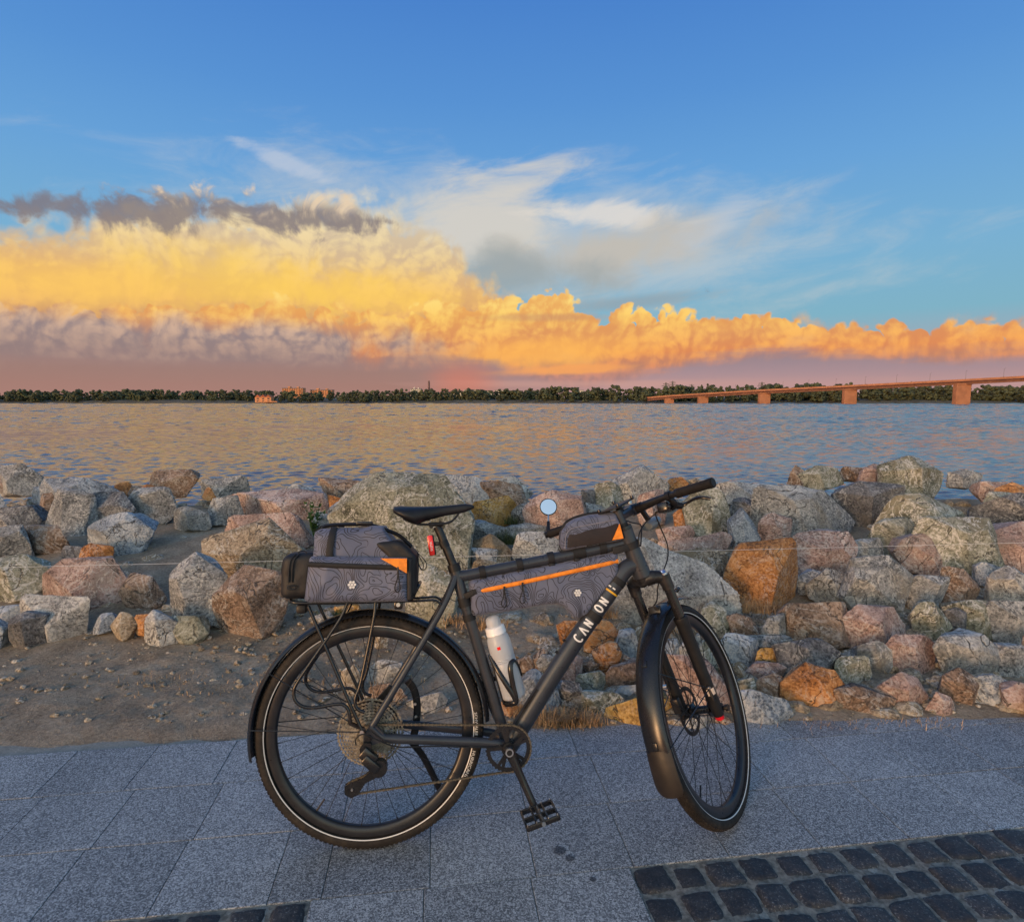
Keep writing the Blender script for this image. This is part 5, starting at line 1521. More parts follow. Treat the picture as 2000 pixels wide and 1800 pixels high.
# ---- kickstand on the far side
ks = MB().tube(smooth_path([P3(.108, .482, .060), P3(.128, .452, .068), P3(.139, .40, .074), P3(.136, .34, .078), P3(.127, .295, .080), P3(.120, .272, .082)], 5), .006, 10, rz=.0125)
ks_o = B(ks, 'kickstand', M_blk)
foot = np.array([.2334, .1907, .0367])
B(MB().tube(smooth_path([P3(.120, .278, .084), P3(.160, .214, .110), tuple(foot * .8 + np.array([.12, .084, .278]) * .2), tuple(foot)], 5), .0085, 10, rz=.011), 'stand_leg', M_blk, ks_o)
B(MB().tube([foot + (np.array([.12, .084, .278]) - foot) * .14, foot], [.012, .013], 12), 'stand_foot', M_rub, ks_o)
for x_, z_ in ((.133, .405), (.136, .365), (.128, .30)):
    B(MB().tube([(x_, .064, z_), (x_, .058, z_)], .0045, 10), 'bolt', M_silver, ks_o)
B(MB().prism([(.02, .40), (.06, .42), (.075, .455), (.05, .47), (.01, .43)], .048, .070), 'rear_caliper', M_gun)

# ---- fork
fkm = MB()
fkm.tube([fk(.475, 0), fk(.51, 0)], [.024, .0275], 20)
for y in (-1, 1):
    fkm.tube(smooth_path([fk(.486, .0, y * .004), fk(.487, .012, y * .030), fk(.476, .024, y * .052), fk(.452, .026, y * .061)], 5), [.024] * 6 + [.022] * 5 + [.0205] * 5, 14)
    fkm.tube([fk(.435, .026, y * .061), fk(.484, .026, y * .061)], [.0205, .0205], 18)
fork = B(fkm, 'fork', M_gun, None, 50, True)
for y in (-1, 1):
    B(MB().tube([fk(.30, .026, y * .061), fk(.45, .026, y * .061)], .0165, 18), 'stanchion', M_gloss, fork, 40, True)
    B(MB().tube([fk(-.012, .027, y * .061), fk(.02, .026, y * .061), fk(.16, .026, y * .061), fk(.31, .026, y * .061), fk(.325, .026, y * .061), fk(.333, .026, y * .061)], [.017, .0205, .0208, .0225, .0255, .0245], 20), 'lower_leg', M_blk, fork, 40, True)
    B(MB().tube([fk(.484, .026, y * .061), fk(.490, .026, y * .061)], .0155, 18), 'top_cap', M_silver if y < 0 else M_blk, fork, 40, True)
B(MB().tube([fk(.490, .026, -.061), fk(.500, .026, -.061)], [.011, .008], 14), 'lockout_knob', material('blue_knob', (.12, .2, .42), .3, .6), fork, 40, True)
arch = MB().tube(smooth_path([fk(.315, .03, -.058), fk(.350, .052, -.046), fk(.372, .058, -.02), fk(.372, .058, .02), fk(.350, .052, .046), fk(.315, .03, .058)], 6), .008, 10, rz=.012)
B(arch, 'brake_arch', M_blk, fork, 40, True)
B(MB().tube([fk(-.014, .027, -.061), fk(-.026, .027, -.061)], [.0165, .014], 16), 'rebound_knob', M_redm, fork, 40, True)
B(MB().box((0, 0, 0), (.032, .018, .03), bev=.004).xf(lambda v: v + HUB + [0, -.064, 0]), 'dropout', M_blk, fork, 40, True)
B(MB().box((0, 0, 0), (.032, .018, .03), bev=.004).xf(lambda v: v + HUB + [0, .064, 0]), 'dropout', M_blk, fork, 40, True)
B(MB().tube([HUB + [0, -.084, 0], HUB + [0, .076, 0]], .0075, 12).tube([HUB + [0, -.094, 0], HUB + [0, -.084, 0]], .011, 12), 'axle', M_gun, fork, 40, True)
lb = MB(); c_ = fk(.075, .026, -.061)
aa = np.linspace(radians(150), radians(215), 7)
V = []
for s_ in (-.011, .011):
    for a_ in aa: V.append(c_ + U * s_ + .0213 * (NF * cos(a_) + np.array([0, 1, 0]) * sin(a_) * -1 * -1 * .0 + np.array([0, -1, 0]) * (-cos(a_) * 0 + sin(a_ - pi / 2) * 1) * 0) + .0 * U)
lab = []
for s_ in (-.011, .011):
    for a_ in np.linspace(radians(-38), radians(38), 7): lab.append(c_ + U * s_ + .0216 * (np.array([0, -1, 0]) * cos(a_ - .9) + NF * sin(a_ - .9)))
B(MB().add(lab, [(i, i + 1, 8 + i, 7 + i) for i in range(6)]), 'sticker', material('sticker', (.62, .5, .40), .6), fork, None, True)
B(MB().box((0, 0, 0), (.026, .03, .055), bev=.006).xf(lambda v: v @ np.stack([NF, [0, 1, 0], U], 1).T + fk(.05, -.012, .052)), 'front_caliper', M_gun, fork, 40, True)
B(MB().tube([fk(.115, .0, .066), fk(.115, -.0, .082)], .008, 14), 'caliper_bolt', M_silver, fork, 40, True)

# ---- mudguards
def guard(c, r, hw_, a0, a1, st, name, n=70, deep=.012, th=.0022, prof=None):
    cs = np.linspace(-1, 1, 13)
    yv = hw_ * np.sin(cs * 1.25) / math.sin(1.25); rv = r - deep * (1 - np.cos(cs * 1.25)) / (1 - cos(1.25))
    pr = list(zip(rv, yv)) + [(a_ - th, b_ * .965) for a_, b_ in zip(rv[::-1], yv[::-1])]
    return B(MB().revolve(pr, c, n, radians(a0), radians(a1), True, True), name, M_fend, None, 40, st)
rg = guard((0, 0, R_W), .3735, .029, 2, 191, False, 'mudguard', deep=.014)
fg = guard(HUB, .382, .0385, 80, 192, True, 'mudguard', deep=.013)
m = MB()
cs = np.linspace(-1, 1, 13)
V = []; aa = np.linspace(radians(189), radians(208.5), 10)
for i, a_ in enumerate(aa):
    k = i / 9; r_ = .3835 + .012 * k; hw_ = .0395 + .003 * k - (.010 * max(0, (k - .8) / .2) ** 2)
    for q in (0, 1):
        for s_ in cs: V.append(HUB + [(r_ - q * .003 - .015 * (1 - .3 * k) * (s_ ** 2)) * cos(a_), hw_ * s_, (r_ - q * .003 - .015 * (1 - .3 * k) * (s_ ** 2)) * sin(a_)])
n = 26; F = []
for i in range(9):
    for j in range(12):
        F += [(i * n + j, i * n + j + 1, (i + 1) * n + j + 1, (i + 1) * n + j), (i * n + 13 + j + 1, i * n + 13 + j, (i + 1) * n + 13 + j, (i + 1) * n + 13 + j + 1)]
    F += [(i * n, (i + 1) * n, (i + 1) * n + 13, i * n + 13), (i * n + 12, i * n + 25, (i + 1) * n + 25, (i + 1) * n + 12)]
F += [tuple(list(range(13)) + list(range(25, 12, -1))), tuple(9 * n + q for q in list(range(13)) + list(range(25, 12, -1)))]
m.add(V, F); B(m, 'mud_flap', worn((.016, .012, .009), .5, .3, 25, name='brown_rubber'), fg, 40, True)
pol = lambda c, r, a, y: np.asarray(c) + np.array([r * cos(radians(a)), y, r * sin(radians(a))])
B(MB().box((0, 0, 0), (.022, .018, .006), bev=.002).xf(lambda v: v @ np.array(Matrix.Rotation(radians(-(187 - 90)), 3, 'Y')).T + pol(HUB, .3835, 187, 0)), 'stay_clip', M_gloss, fg, 40, True)
B(MB().box((0, 0, 0), (.022, .018, .006), bev=.002).xf(lambda v: v @ np.array(Matrix.Rotation(radians(-(152 - 90)), 3, 'Y')).T + pol(HUB, .3825, 152, 0)), 'stay_clip', M_gloss, fg, 40, True)
for y in (-1, 1):
    B(MB().tube([pol(HUB, .368, 156, y * .031), fk(.09, .006, y * .072)], .0018, 6), 'stay', M_gloss, fg, 40, True)
    B(MB().tube([pol(HUB, .372, 190, y * .031), fk(.088, .006, y * .072)], .0018, 6), 'stay', M_gloss, fg, 40, True)
    B(MB().bar(fk(.09, .012, y * .070), fk(.045, .004, y * .074), .008, .012, bev=.002), 'stay_bracket', M_blk, fg, 40, True)
    B(MB().tube([fk(.092, .004, y * .078), fk(.092, .004, y * .070)], .005, 10), 'bolt', M_silver, fg, 40, True)
    B(MB().tube([pol((0, 0, R_W), .363, 148, y * .028), P3(-.012, .378, y * .080)], .0018, 6), 'stay', M_gloss, rg)
    B(MB().tube([pol((0, 0, R_W), .365, 176, y * .028), P3(-.014, .374, y * .080)], .0018, 6), 'stay', M_gloss, rg)
B(MB().box((0, 0, 0), (.014, .045, .05), bev=.005).xf(lambda v: v + fk(.372, -.012)).tube([fk(.392, -.012, -.014), fk(.392, -.024, -.014)], .007, 12), 'guard_mount', M_gun, fg, 40, True)
B(MB().tube(smooth_path([fk(.383, .05, -.03), fk(.392, .11, -.028), fk(.386, .16, -.026)], 5), .006, 8, rz=.0035).tube([fk(.386, .155, -.026), fk(.385, .175, -.026)], .008, 10), 'fender_hook', M_gun, fg, 40, True)

# ---- cockpit
ck = MB().tube([fk(.678, 0), fk(.735, 0)], .0175, 18).tube([fk(.715, .0), fk(.714, .05), fk(.711, .105)], [.0195, .017, .0185], 16).tube([fk(.711, .11, -.022), fk(.711, .11, .022)], .0205, 20)
stem = B(ck, 'stem', M_frame, None, 40, True)
B(MB().tube([fk(.668, 0), fk(.692, 0)], .0195, 20), 'spacer', M_blk, stem, 40, True)
B(MB().tube([fk(.735, 0), fk(.739, 0)], .0175, 20), 'top_cap', M_gloss, stem, 40, True)
def bar(y, up=0.0):
    k = abs(y) / .32
    return fk(.711 + .010 * min(1, max(0, (k - .1) / .3)) * 1 + up, .110 - .05 * k ** 1.4, y) + np.array([-.012 * k * k, 0, 0])
ysb = np.linspace(-.32, .32, 33)
B(MB().tube(np.array([bar(y) for y in ysb]), [.0112 + .0047 * math.exp(-(y / .11) ** 4) for y in ysb], 18, up=(0, 0, 1)), 'handlebar', M_gun, None, 40, True)
for s_ in (-1, 1):
    yg = np.linspace(.195, .325, 12) * s_
    g = B(MB().tube(np.array([bar(y) for y in yg]), [.0165] + [.0158] * 9 + [.017, .0168], 18, up=(0, 0, 1)), 'grip', M_rub, None, 40, True)
    B(MB().tube(np.array([bar(.325 * s_), bar(.3275 * s_)]), .0118, 18, up=(0, 0, 1)), 'bar_end_plug', M_blk, g, 40, True)
    B(MB().tube(np.array([bar(.188 * s_), bar(.197 * s_)]), .0165, 18, up=(0, 0, 1)), 'grip_clamp', M_blk, g, 40, True)
    lv = MB()
    b0 = bar(.155 * s_)
    lv.tube(np.array([bar(.148 * s_), bar(.164 * s_)]), .0165, 16, up=(0, 0, 1))
    lv.tube(smooth_path([bar(.152 * s_) + NF * .012 - U * .012, bar(.155 * s_) + NF * .026 - U * .038, bar(.118 * s_) + NF * .032 - U * .046, bar(.085 * s_) + NF * .032 - U * .040], 5), [.011] * 6 + [.0115] * 5 + [.008] * 5, 12)
    lv.bar(bar(.15 * s_) + NF * .026 - U * .038, bar(.172 * s_) + NF * .046 - U * .052, .020, .018, bev=.004)
    le = B(lv, 'brake_lever', M_blk, None, 40, True)
    B(MB().tube(smooth_path([bar(.165 * s_) + NF * .046 - U * .052, bar(.188 * s_) + NF * .055 - U * .047, bar(.222 * s_) + NF * .050 - U * .040, bar(.250 * s_) + NF * .051 - U * .043, bar(.274 * s_) + NF * .060 - U * .056], 6), [.0075] * 6 + [.006] * 18 + [.007], 10, rz=.0045), 'lever_blade', M_gloss, le, 40, True)
    if s_ < 0:
        sh = MB().box(bar(.122 * s_) + NF * .006 - U * .034, (.046, .040, .034), bev=.008).bar(bar(.128 * s_) + NF * .01 - U * .030, bar(.15 * s_) - NF * .018 - U * .034, .010, .012, bev=.003)
        so = B(sh, 'shifter', M_gloss, None, 40, True)
        q_ = bar(.128 * s_) + NF * .0 - U * .034
        B(MB().tube([q_ + [-.008, -.022, 0], q_ + [-.008, -.014, 0]], .008, 14), 'shifter_cap', M_gun, so, 40, True)
# cables and hoses
hs = lambda pts, r=.0024, nm='hose': B(MB().tube(smooth_path(pts, 8), r, 8), nm, M_blk, None, 40, True)
hs([bar(-.085) + NF * .032 - U * .040, fk(.672, .130, -.07), fk(.617, .149, -.06), fk(.555, .150, -.06), fk(.515, .109, -.06), fk(.485, .052, -.05), fk(.44, .06, -.01), fk(.40, .03, .0), fk(.36, -.02, .03), fk(.2, .0, .055), fk(.1, -.005, .06)])
hs([bar(.085) + NF * .034 - U * .010, fk(.668, .13, .03), fk(.655, .09, -.02), fk(.63, .035, -.035), fk(.60, .0, -.034)], .0024)
hs([bar(-.11) + NF * .012 - U * .035, fk(.668, .10, -.06), fk(.655, .055, -.045), fk(.635, .015, -.036), fk(.60, -.004, -.03)], .0022, 'shift_cable')
# headlight under the bar
hl = B(MB().tube([fk(.640, .100, -.035), fk(.640, .118, -.035), fk(.640, .170, -.035), fk(.640, .186, -.035)], [.013, .0185, .020, .0175], 16, rz=[.020, .027, .028, .024], up=U), 'headlight', material('grey_light_body', (.13, .15, .155), .3), None, 40, True)
B(MB().tube([fk(.640, .1845, -.035), fk(.640, .1885, -.035)], .015, 16, rz=.021, up=U), 'lens', material('light_lens', (.5, .52, .52), .1), hl, 40, True)
B(MB().bar(fk(.655, .135, -.035), fk(.70, .112, -.035), .016, .016, bev=.003).tube([bar(-.045), bar(-.028)], .0185, 16, up=(0, 0, 1)), 'light_mount', M_blk, hl, 40, True)
# phone mount over the stem
Rp = np.stack([NF, [0, 1, 0], U], 1)
pm = B(MB().box((0, 0, 0), (.135, .070, .006), bev=.002).xf(lambda v: v @ Rp.T + fk(.752, .010)), 'phone_mount', M_blk, None, 40, True)
B(MB().tube([fk(.72, .03), fk(.752, .02)], .012, 12), 'mount_post', M_blk, pm, 40, True)
for x_, y_ in ((-.062, -.036), (.062, -.036), (-.062, .036), (.062, .036)):
    B(MB().box((0, 0, 0), (.012, .009, .016), bev=.002).xf(lambda v: v @ Rp.T + fk(.757, .010 + x_, y_)), 'mount_claw', M_gloss, pm, 40, True)
B(MB().tube([fk(.738, .085, -.012), fk(.752, .085, -.012)], .011, 14), 'bell', M_silver, None, 40, True)
# round mirror at the left bar end
mc = to_local(at(1071, 990, 2.30)); camv = to_local((.35, -1.2, 4.2)) - mc; camv = camv / np.linalg.norm(camv)
le_ = steer([bar(.327)])[0]
tocam = to_local((0.0, 0.0, HC)) - mc; tocam /= np.linalg.norm(tocam)
nrm = camv * .5 + tocam * .5; nrm /= np.linalg.norm(nrm)
mi = B(MB().tube([mc - nrm * .010, mc - nrm * .004, mc + nrm * .003], [.022, .0335, .0345], 36), 'mirror', M_blk)
B(MB().tube([mc + nrm * .0025, mc + nrm * .0045], .0308, 36), 'mirror_glass', material('mirror_glass', (.92, .93, .95), .015, 1.0), mi, 30)
jn = le_ + (mc - le_) * .42
B(MB().tube([mc - nrm * .004 + (le_ - mc) * .3, mc - nrm * .005 + (le_ - mc) * .75], .0032, 8), 'mirror_rod', M_silver, mi)
B(MB().tube([le_ + (mc - le_) * .45, le_ + (mc - le_) * .02], [.0058, .008], 10).tube([le_ + [-.012, 0, -.004], le_ + [.012, 0, .004]], .012, 12), 'mirror_base', M_blk, mi)

# ---- rack
rk = MB()
TR = .0052
loop = smooth_path([(.150, -.050, .800), (.140, -.056, .782), (.122, -.060, .760), (.05, -.060, .757), (-.10, -.060, .757), (-.21, -.058, .760), (-.240, -.045, .764), (-.248, 0, .765),
                    (-.240, .045, .764), (-.21, .058, .760), (-.10, .060, .757), (.05, .060, .757), (.122, .060, .760), (.140, .056, .782), (.150, .050, .800), (.152, 0, .803)], 6, closed=True)
rk.tube(loop, TR, 10, closed=True)
for x_ in (-.16, -.07, .02, .09): rk.tube([(x_, -.060, .757), (x_, .060, .757)], .0045, 8)
rk.box((-.03, 0, .757), (.24, .05, .004))
rack = B(rk, 'rear_rack', M_gloss)
for y in (-1, 1):
    yb_, yt = y * .082, y * .060
    B(MB().tube(smooth_path([P3(-.0172, .3769, yb_), P3(-.07, .494, y * .079), P3(-.1845, .7493, yt)], 5), TR, 10), 'rack_strut', M_gloss, rack)
    B(MB().tube(smooth_path([P3(-.068, .755, yt), P3(-.085, .714, y * .064), P3(-.1227, .6554, y * .068), P3(-.205, .535, y * .076), P3(-.2196, .50, y * .077), P3(-.212, .472, y * .078), P3(-.188, .4555, y * .078), P3(-.15, .4525, y * .079), P3(-.0904, .4601, y * .080), P3(-.066, .452, y * .081), P3(-.055, .43, y * .082), P3(-.052, .405, y * .082)], 6), TR, 10), 'rack_strut', M_gloss, rack)
    B(MB().tube(smooth_path([P3(.018, .755, yt), P3(.0125, .70, y * .066), P3(-.0227, .5219, y * .076), P3(-.037, .48, y * .079), P3(-.038, .455, y * .080), P3(-.028, .440, y * .081), P3(-.010, .432, y * .082)], 6), TR, 10), 'rack_strut', M_gloss, rack)
    B(MB().prism([(-.028, .384), (-.010, .388), (-.004, .37), (-.040, .398), (-.06, .412), (-.056, .398)], yb_ - .003, yb_ + .003), 'rack_foot', M_gloss, rack, None)
    B(MB().tube([(-.0172, yb_ - y * -.006, .3769), (-.0172, yb_ + y * .010, .3769)], .0058, 12), 'bolt', M_silver, rack)
    B(MB().tube(smooth_path([(.085, y * .03, .752), (.15, y * .032, .751), (.20, y * .036, .752), (.222, y * .042, .738)], 5), .004, 8), 'rack_stay', M_gloss, rack)
B(MB().box((.085, 0, .740), (.026, .05, .030), bev=.004), 'rack_bracket', M_gloss, rack)
B(MB().tube([(.085, -.0255, .740), (.085, -.0285, .740)], .0065, 14), 'bolt', M_silver, rack)
B(MB().box((-.215, 0, .735), (.03, .05, .028), bev=.006), 'rear_bracket', M_blk, rack)

# ---- bottle cage
SB = np.array([.4190, 0, .4400]); BA = np.array([.3833 - .4553, 0, .6901 - .4315]); BA /= np.linalg.norm(BA); BF = np.array([BA[2], 0, -BA[0]])
bt = lambda s_, f_, y_=0.0: np.array([.4553, 0, .4315]) + BA * s_ + BF * f_ + np.array([0, y_, 0])
cg = MB()
cg.bar(bt(-.01, -.040), bt(.15, -.040), .022, .006, bev=.002)
cage = B(cg, 'bottle_cage', M_gloss)
for y in (-1, 1):
    B(MB().tube(smooth_path([bt(-.012, -.036, y * .006), bt(-.008, -.015, y * .034), bt(.0, .0, y * .0415), bt(.05, .004, y * .0425), bt(.10, .010, y * .0415), bt(.118, .020, y * .034), bt(.116, .032, y * .022), bt(.09, .039, y * .008), bt(.06, .0395, y * .004)], 6), .0045, 8, rz=.0085), 'cage_arm', M_gloss, cage)
    B(MB().tube(smooth_path([bt(.15, -.038, y * .008), bt(.11, -.030, y * .030), bt(.06, -.016, y * .0415), bt(.02, -.004, y * .0425), bt(.0, .0, y * .0422)], 5), .0042, 8, rz=.008), 'cage_arm', M_gloss, cage)

# ------------------------------------------------------------------ water bottle
def bottle_m(t, b):
    plug(t, b.inputs['Base Color'], (.78, .80, .82)); plug(t, b.inputs['Roughness'], .38)
    b.inputs['Transmission Weight'].default_value = .5; b.inputs['Subsurface Weight'].default_value = .25; b.inputs['Subsurface Radius'].default_value = (.02, .02, .02)
M_bottle = material('frosted_plastic', build=bottle_m)
def frame_at(base, name, label, cat):
    e = empty(name, mw=BM @ Matrix.Translation(Vector(base)))
    tag(e, label, cat); return e, np.asarray(base, float)
bo_, b0 = frame_at(bt(0, 0), 'water_bottle', 'frosted white water bottle standing in the cage on the seat tube', 'bottle')
def lathe(mb, prof, n=40):
    """profile [(s along bottle axis, radius)]"""
    a = np.linspace(0, 2 * pi, n, endpoint=False); V = []
    for s_, r_ in prof: V += [bt(s_, 0) - b0 + r_ * 1.08 * (BF * cos(q) + np.array([0, 1, 0]) * sin(q)) for q in a]
    k = len(prof)
    F = [(i * n + j, i * n + (j + 1) % n, (i + 1) * n + (j + 1) % n, (i + 1) * n + j) for i in range(k - 1) for j in range(n)] + [tuple(range(n))[::-1], tuple((k - 1) * n + j for j in range(n))]
    return mb.add(V, F)
lathe(MB(), [(.0, .030), (.003, .0345), (.008, .0362), (.10, .0362), (.118, .0358), (.121, .0342), (.124, .0356), (.127, .0342), (.130, .0356), (.133, .0342), (.137, .0352), (.150, .0355), (.182, .0352), (.198, .033), (.208, .0285), (.212, .0275)]).build('body', M_bottle, bo_, 50)
cp_ = lathe(MB(), [(.209, .0275), (.210, .0308), (.218, .0308), (.219, .0298), (.232, .0296), (.234, .0285), (.236, .0235)]).build('cap', material('clear_cap', (.85, .83, .80), .25), bo_, 50)
lathe(MB(), [(.235, .0225), (.252, .0222), (.262, .020), (.268, .014)], 24).build('nozzle', M_bottle, cp_, 50)
m = MB(); V = []
for s_ in (.166, .176):
    for q in np.linspace(-.12, .16, 5): V.append(bt(s_, 0) - b0 + .0392 * (np.array([0, -1, 0]) * cos(q - .2) + BF * sin(q - .2)))
m.add(V, [(i, i + 1, 6 + i, 5 + i) for i in range(4)]); m.build('red_mark', M_red, bo_, None)

# ------------------------------------------------------------------ bags
def topo(t, b):
    p = ocoord(t)
    f_ = lambda v: noisex(t, v, 7.5, 2.0, .5, .45)
    e_ = .0015
    n = f_(p); gx_ = (f_(vop(t, 'ADD', p, (e_, 0, 0))) - n) / e_; gz_ = (f_(vop(t, 'ADD', p, (0, 0, e_))) - n) / e_
    g_ = mth(t, 'MAXIMUM', mth(t, 'SQRT', gx_ * gx_ + gz_ * gz_), .35)
    d = mth(t, 'ABSOLUTE', mth(t, 'FRACT', n * 30.0) - .5) / (g_ * 30.0)
    ln = sstep(t, d, .0014, .0008)
    weave = noisex(t, p, 900.0, 1, .5); cr = noisex(t, p, 14.0, 4, .6)
    base = mixc(t, sstep(t, noisex(t, p, 6.0, 3, .6), .35, .65), (.092, .106, .165), (.130, .145, .208))
    plug(t, b.inputs['Base Color'], mixc(t, ln * .95, base, (.012, .012, .018)))
    plug(t, b.inputs['Roughness'], .62)
    b.inputs['Sheen Weight'].default_value = .15
    bump(t, b, weave * .08 + cr * 1.0, .35, .008)
M_topo = material('contour_print_fabric', build=topo)
def cloth(base, rough, name, s_=16.0, k=.3):
    def bd(t, b):
        p = ocoord(t); c_ = noisex(t, p, s_, 5, .6); w = noisex(t, p, 900.0, 1, .5)
        plug(t, b.inputs['Base Color'], mixc(t, sstep(t, c_, .3, .7), [q * .8 for q in base], [q * 1.25 for q in base])); plug(t, b.inputs['Roughness'], rough)
        bump(t, b, c_ + w * .08, k, .01)
    return material(name, build=bd)
M_nylon = cloth((.009, .0085, .009), .6, 'black_nylon')
M_mesh = cloth((.022, .015, .015), .75, 'brown_black_mesh')
M_web = cloth((.007, .007, .008), .7, 'black_webbing', 80.0, .2)
M_orange = cloth((.82, .24, .012), .55, 'orange_fabric', 40.0, .15)
M_piping = cloth((.21, .205, .24), .6, 'grey_piping', 40.0, .15)


def pillow(outline_lo, outline_hi, thick, yc, nx=56, nz=22, sag=0.0, seed=1, wr=.0016, ew=(5.0, 4.0)):
    """soft bag between a lower and an upper edge curve [(x, z)...]; thick = half thickness; returns MB (closed)"""
    lo, hi = np.asarray(outline_lo, float), np.asarray(outline_hi, float)
    def res(p, n):
        s_ = np.r_[0, np.cumsum(np.hypot(*np.diff(p, axis=0).T))]; s_ /= s_[-1]
        return np.stack([np.interp(np.linspace(0, 1, n), s_, p[:, i]) for i in (0, 1)], 1)
    L, Hh = res(lo, nx), res(hi, nx)
    u = np.linspace(0, 1, nx); v = np.linspace(0, 1, nz)
    Pg = L[:, None, :] * (1 - v)[None, :, None] + Hh[:, None, :] * v[None, :, None]
    eu = np.minimum(1, np.minimum(u, 1 - u) * nx / ew[0]); ev = np.minimum(1, np.minimum(v, 1 - v) * nz / ew[1])
    sh = (1 - (1 - eu[:, None]) ** 2.2) ** .5 * (1 - (1 - ev[None, :]) ** 2.2) ** .5
    bulge = .82 + .18 * np.sin(pi * u)[:, None] * np.sin(pi * v)[None, :]
    T = thick * sh * bulge
    q = np.stack([Pg[..., 0].ravel() * 22, np.full(T.size, seed * 3.1), Pg[..., 1].ravel() * 22], 1)
    T = T + wr * fbm(q, 3, seed).reshape(T.shape) * sh
    V = []
    for s_ in (-1, 1): V.append(np.stack([Pg[..., 0], yc + s_ * T, Pg[..., 1]], -1).reshape(-1, 3))
    n = nx * nz; idx = np.arange(n).reshape(nx, nz)
    F = [(idx[i, j], idx[i + 1, j], idx[i + 1, j + 1], idx[i, j + 1]) for i in range(nx - 1) for j in range(nz - 1)]
    F += [(b_ + n, a_ + n, d_ + n, c_ + n) for a_, b_, c_, d_ in F]
    rimv = list(idx[:, 0]) + list(idx[-1, 1:]) + list(idx[-2::-1, -1]) + list(idx[0, -2:0:-1])
    F += [(rimv[i], rimv[i] + n, rimv[(i + 1) % len(rimv)] + n, rimv[(i + 1) % len(rimv)]) for i in range(len(rimv))]
    return MB().add(np.concatenate(V), F)


def shift(mb, b): return mb.xf(lambda v: v - np.asarray(b))


def emblem(c, r, parent, base, y):
    """flower of seven small hexagons"""
    hx = [(cos(radians(60 * k + 30)), sin(radians(60 * k + 30))) for k in range(6)]
    for cx, cz in [(0, 0)] + [(cos(radians(60 * k)) * 2.06, sin(radians(60 * k)) * 2.06) for k in range(6)]:
        MB().prism([(c[0] + r * (cx + a_) * 1.0, c[1] + r * (cz + b_)) for a_, b_ in hx], y, y + .003).xf(lambda v: v - base).build('emblem_hexagon', M_white, parent, None)


def loopcord(top, length, w, y, parent, base, nm='pull_cord', mat=None):
    x_, z_ = top
    B_ = MB().tube(smooth_path([(x_, y, z_), (x_ - .002, y - .002, z_ - length * .3), (x_ - w, y - .003, z_ - length * .75), (x_ - w * .3, y - .003, z_ - length), (x_ + w * .7, y - .003, z_ - length * .85), (x_ + .003, y - .002, z_ - length * .3), (x_ + .001, y, z_)], 7), .0017, 7)
    shift(B_, base).build(nm, mat or M_web, parent)


# ---- frame bag
fb, f0 = frame_at((.5, 0, .70), 'frame_bag', 'grey contour-patterned frame bag strapped under the top tube', 'bag')
lo = [(.316, .700), (.322, .6925), (.45, .706), (.56, .722), (.600, .7225), (.625, .712), (.652, .678), (.668, .668), (.700, .685), (.790, .797), (.812, .826)]
hi = [(.309, .800), (.318, .812), (.36, .818), (.50, .841), (.65, .866), (.78, .888), (.804, .8905), (.812, .885)]
shift(pillow(lo, hi, .033, 0, 90, 26, seed=3), f0).build('body', M_topo, fb, 60)
zs, ze = np.array([.333, .773]), np.array([.806, .8605])
def on_fb(u_, dz_=0.0, lift=.0):
    p = zs + (ze - zs) * u_; e = min(1, min(u_, 1 - u_) * 12)
    return np.array([p[0], -.0295 - .0065 * math.sin(pi * u_) * 1 - lift + .008 * (1 - e), p[1] + dz_])
zp = np.array([on_fb(u_) for u_ in np.linspace(0, 1, 40)])
shift(MB().tube(zp, .0035, 8, rz=.0068, up=(0, 1, 0)), f0).build('zipper', M_orange, fb, 60)
shift(MB().box(on_fb(.0) + [-.006, .002, -.002], (.020, .014, .022), bev=.003), f0).build('zip_garage', M_web, fb)
for u_ in (.19, .315):
    p = on_fb(u_, -.004, .004)
    shift(MB().box(p + [0, -.001, -.004], (.006, .004, .016), bev=.001), f0).build('zip_slider', M_web, fb)
    loopcord((p[0], p[2] - .010), .052, .010, p[1] - .002, fb, f0)
emblem((.664, .7621), .0041, fb, f0, -.0395)
def strap_ring(c, axis, r, w, parent, base, nm='strap', rz=None, up=(0, 1, 0)):
    c, a_ = np.asarray(c, float), np.asarray(axis, float); a_ = a_ / np.linalg.norm(a_)
    shift(MB().tube([c - a_ * w / 2, c + a_ * w / 2], r, 20, rz=rz, up=up), base).build(nm, M_web, parent, 40)
ttd = P3(.807, .9118) - P3(.3446, .8310)
for x_ in (.355, .478, .583, .668):
    strap_ring(P3(x_, .8310 + (x_ - .3446) * .1746), ttd, .0195, .021, fb, f0, rz=.0215)
    shift(MB().box((x_ + .002, -.006, .8310 + (x_ - .3446) * .1746 - .022), (.021, .024, .014), bev=.003), f0).build('strap_tab', M_web, fb)
std = BB - P3(.2626, .852)
strap_ring(P3(.2626, .852) + std * .20, std, .0208, .03, fb, f0); strap_ring(P3(.2626, .852) + std * .288, std, .0206, .022, fb, f0)
shift(MB().bar((.296, -.014, .758), (.336, -.022, .776), .014, .020, bev=.003), f0).build('strap_tab', M_web, fb)
dtc = lambda a_: DT0 + DA * a_ + DP * float(np.interp(a_, (DTP - DT0) @ DA, (DTP - DT0) @ DP))
strap_ring(dtc(.465), DA, .0290, .026, fb, f0, rz=.0318); strap_ring(dtc(.605), DA, .0290, .022, fb, f0, rz=.0318)
strap_ring(fk(.612, 0), fk(.62, 0) - fk(.60, 0), .0305, .024, fb, f0)
shift(MB().bar((.79, -.020, .893), fk(.610, -.006, -.024), .006, .024, bev=.002), f0).build('strap_tab', M_web, fb)

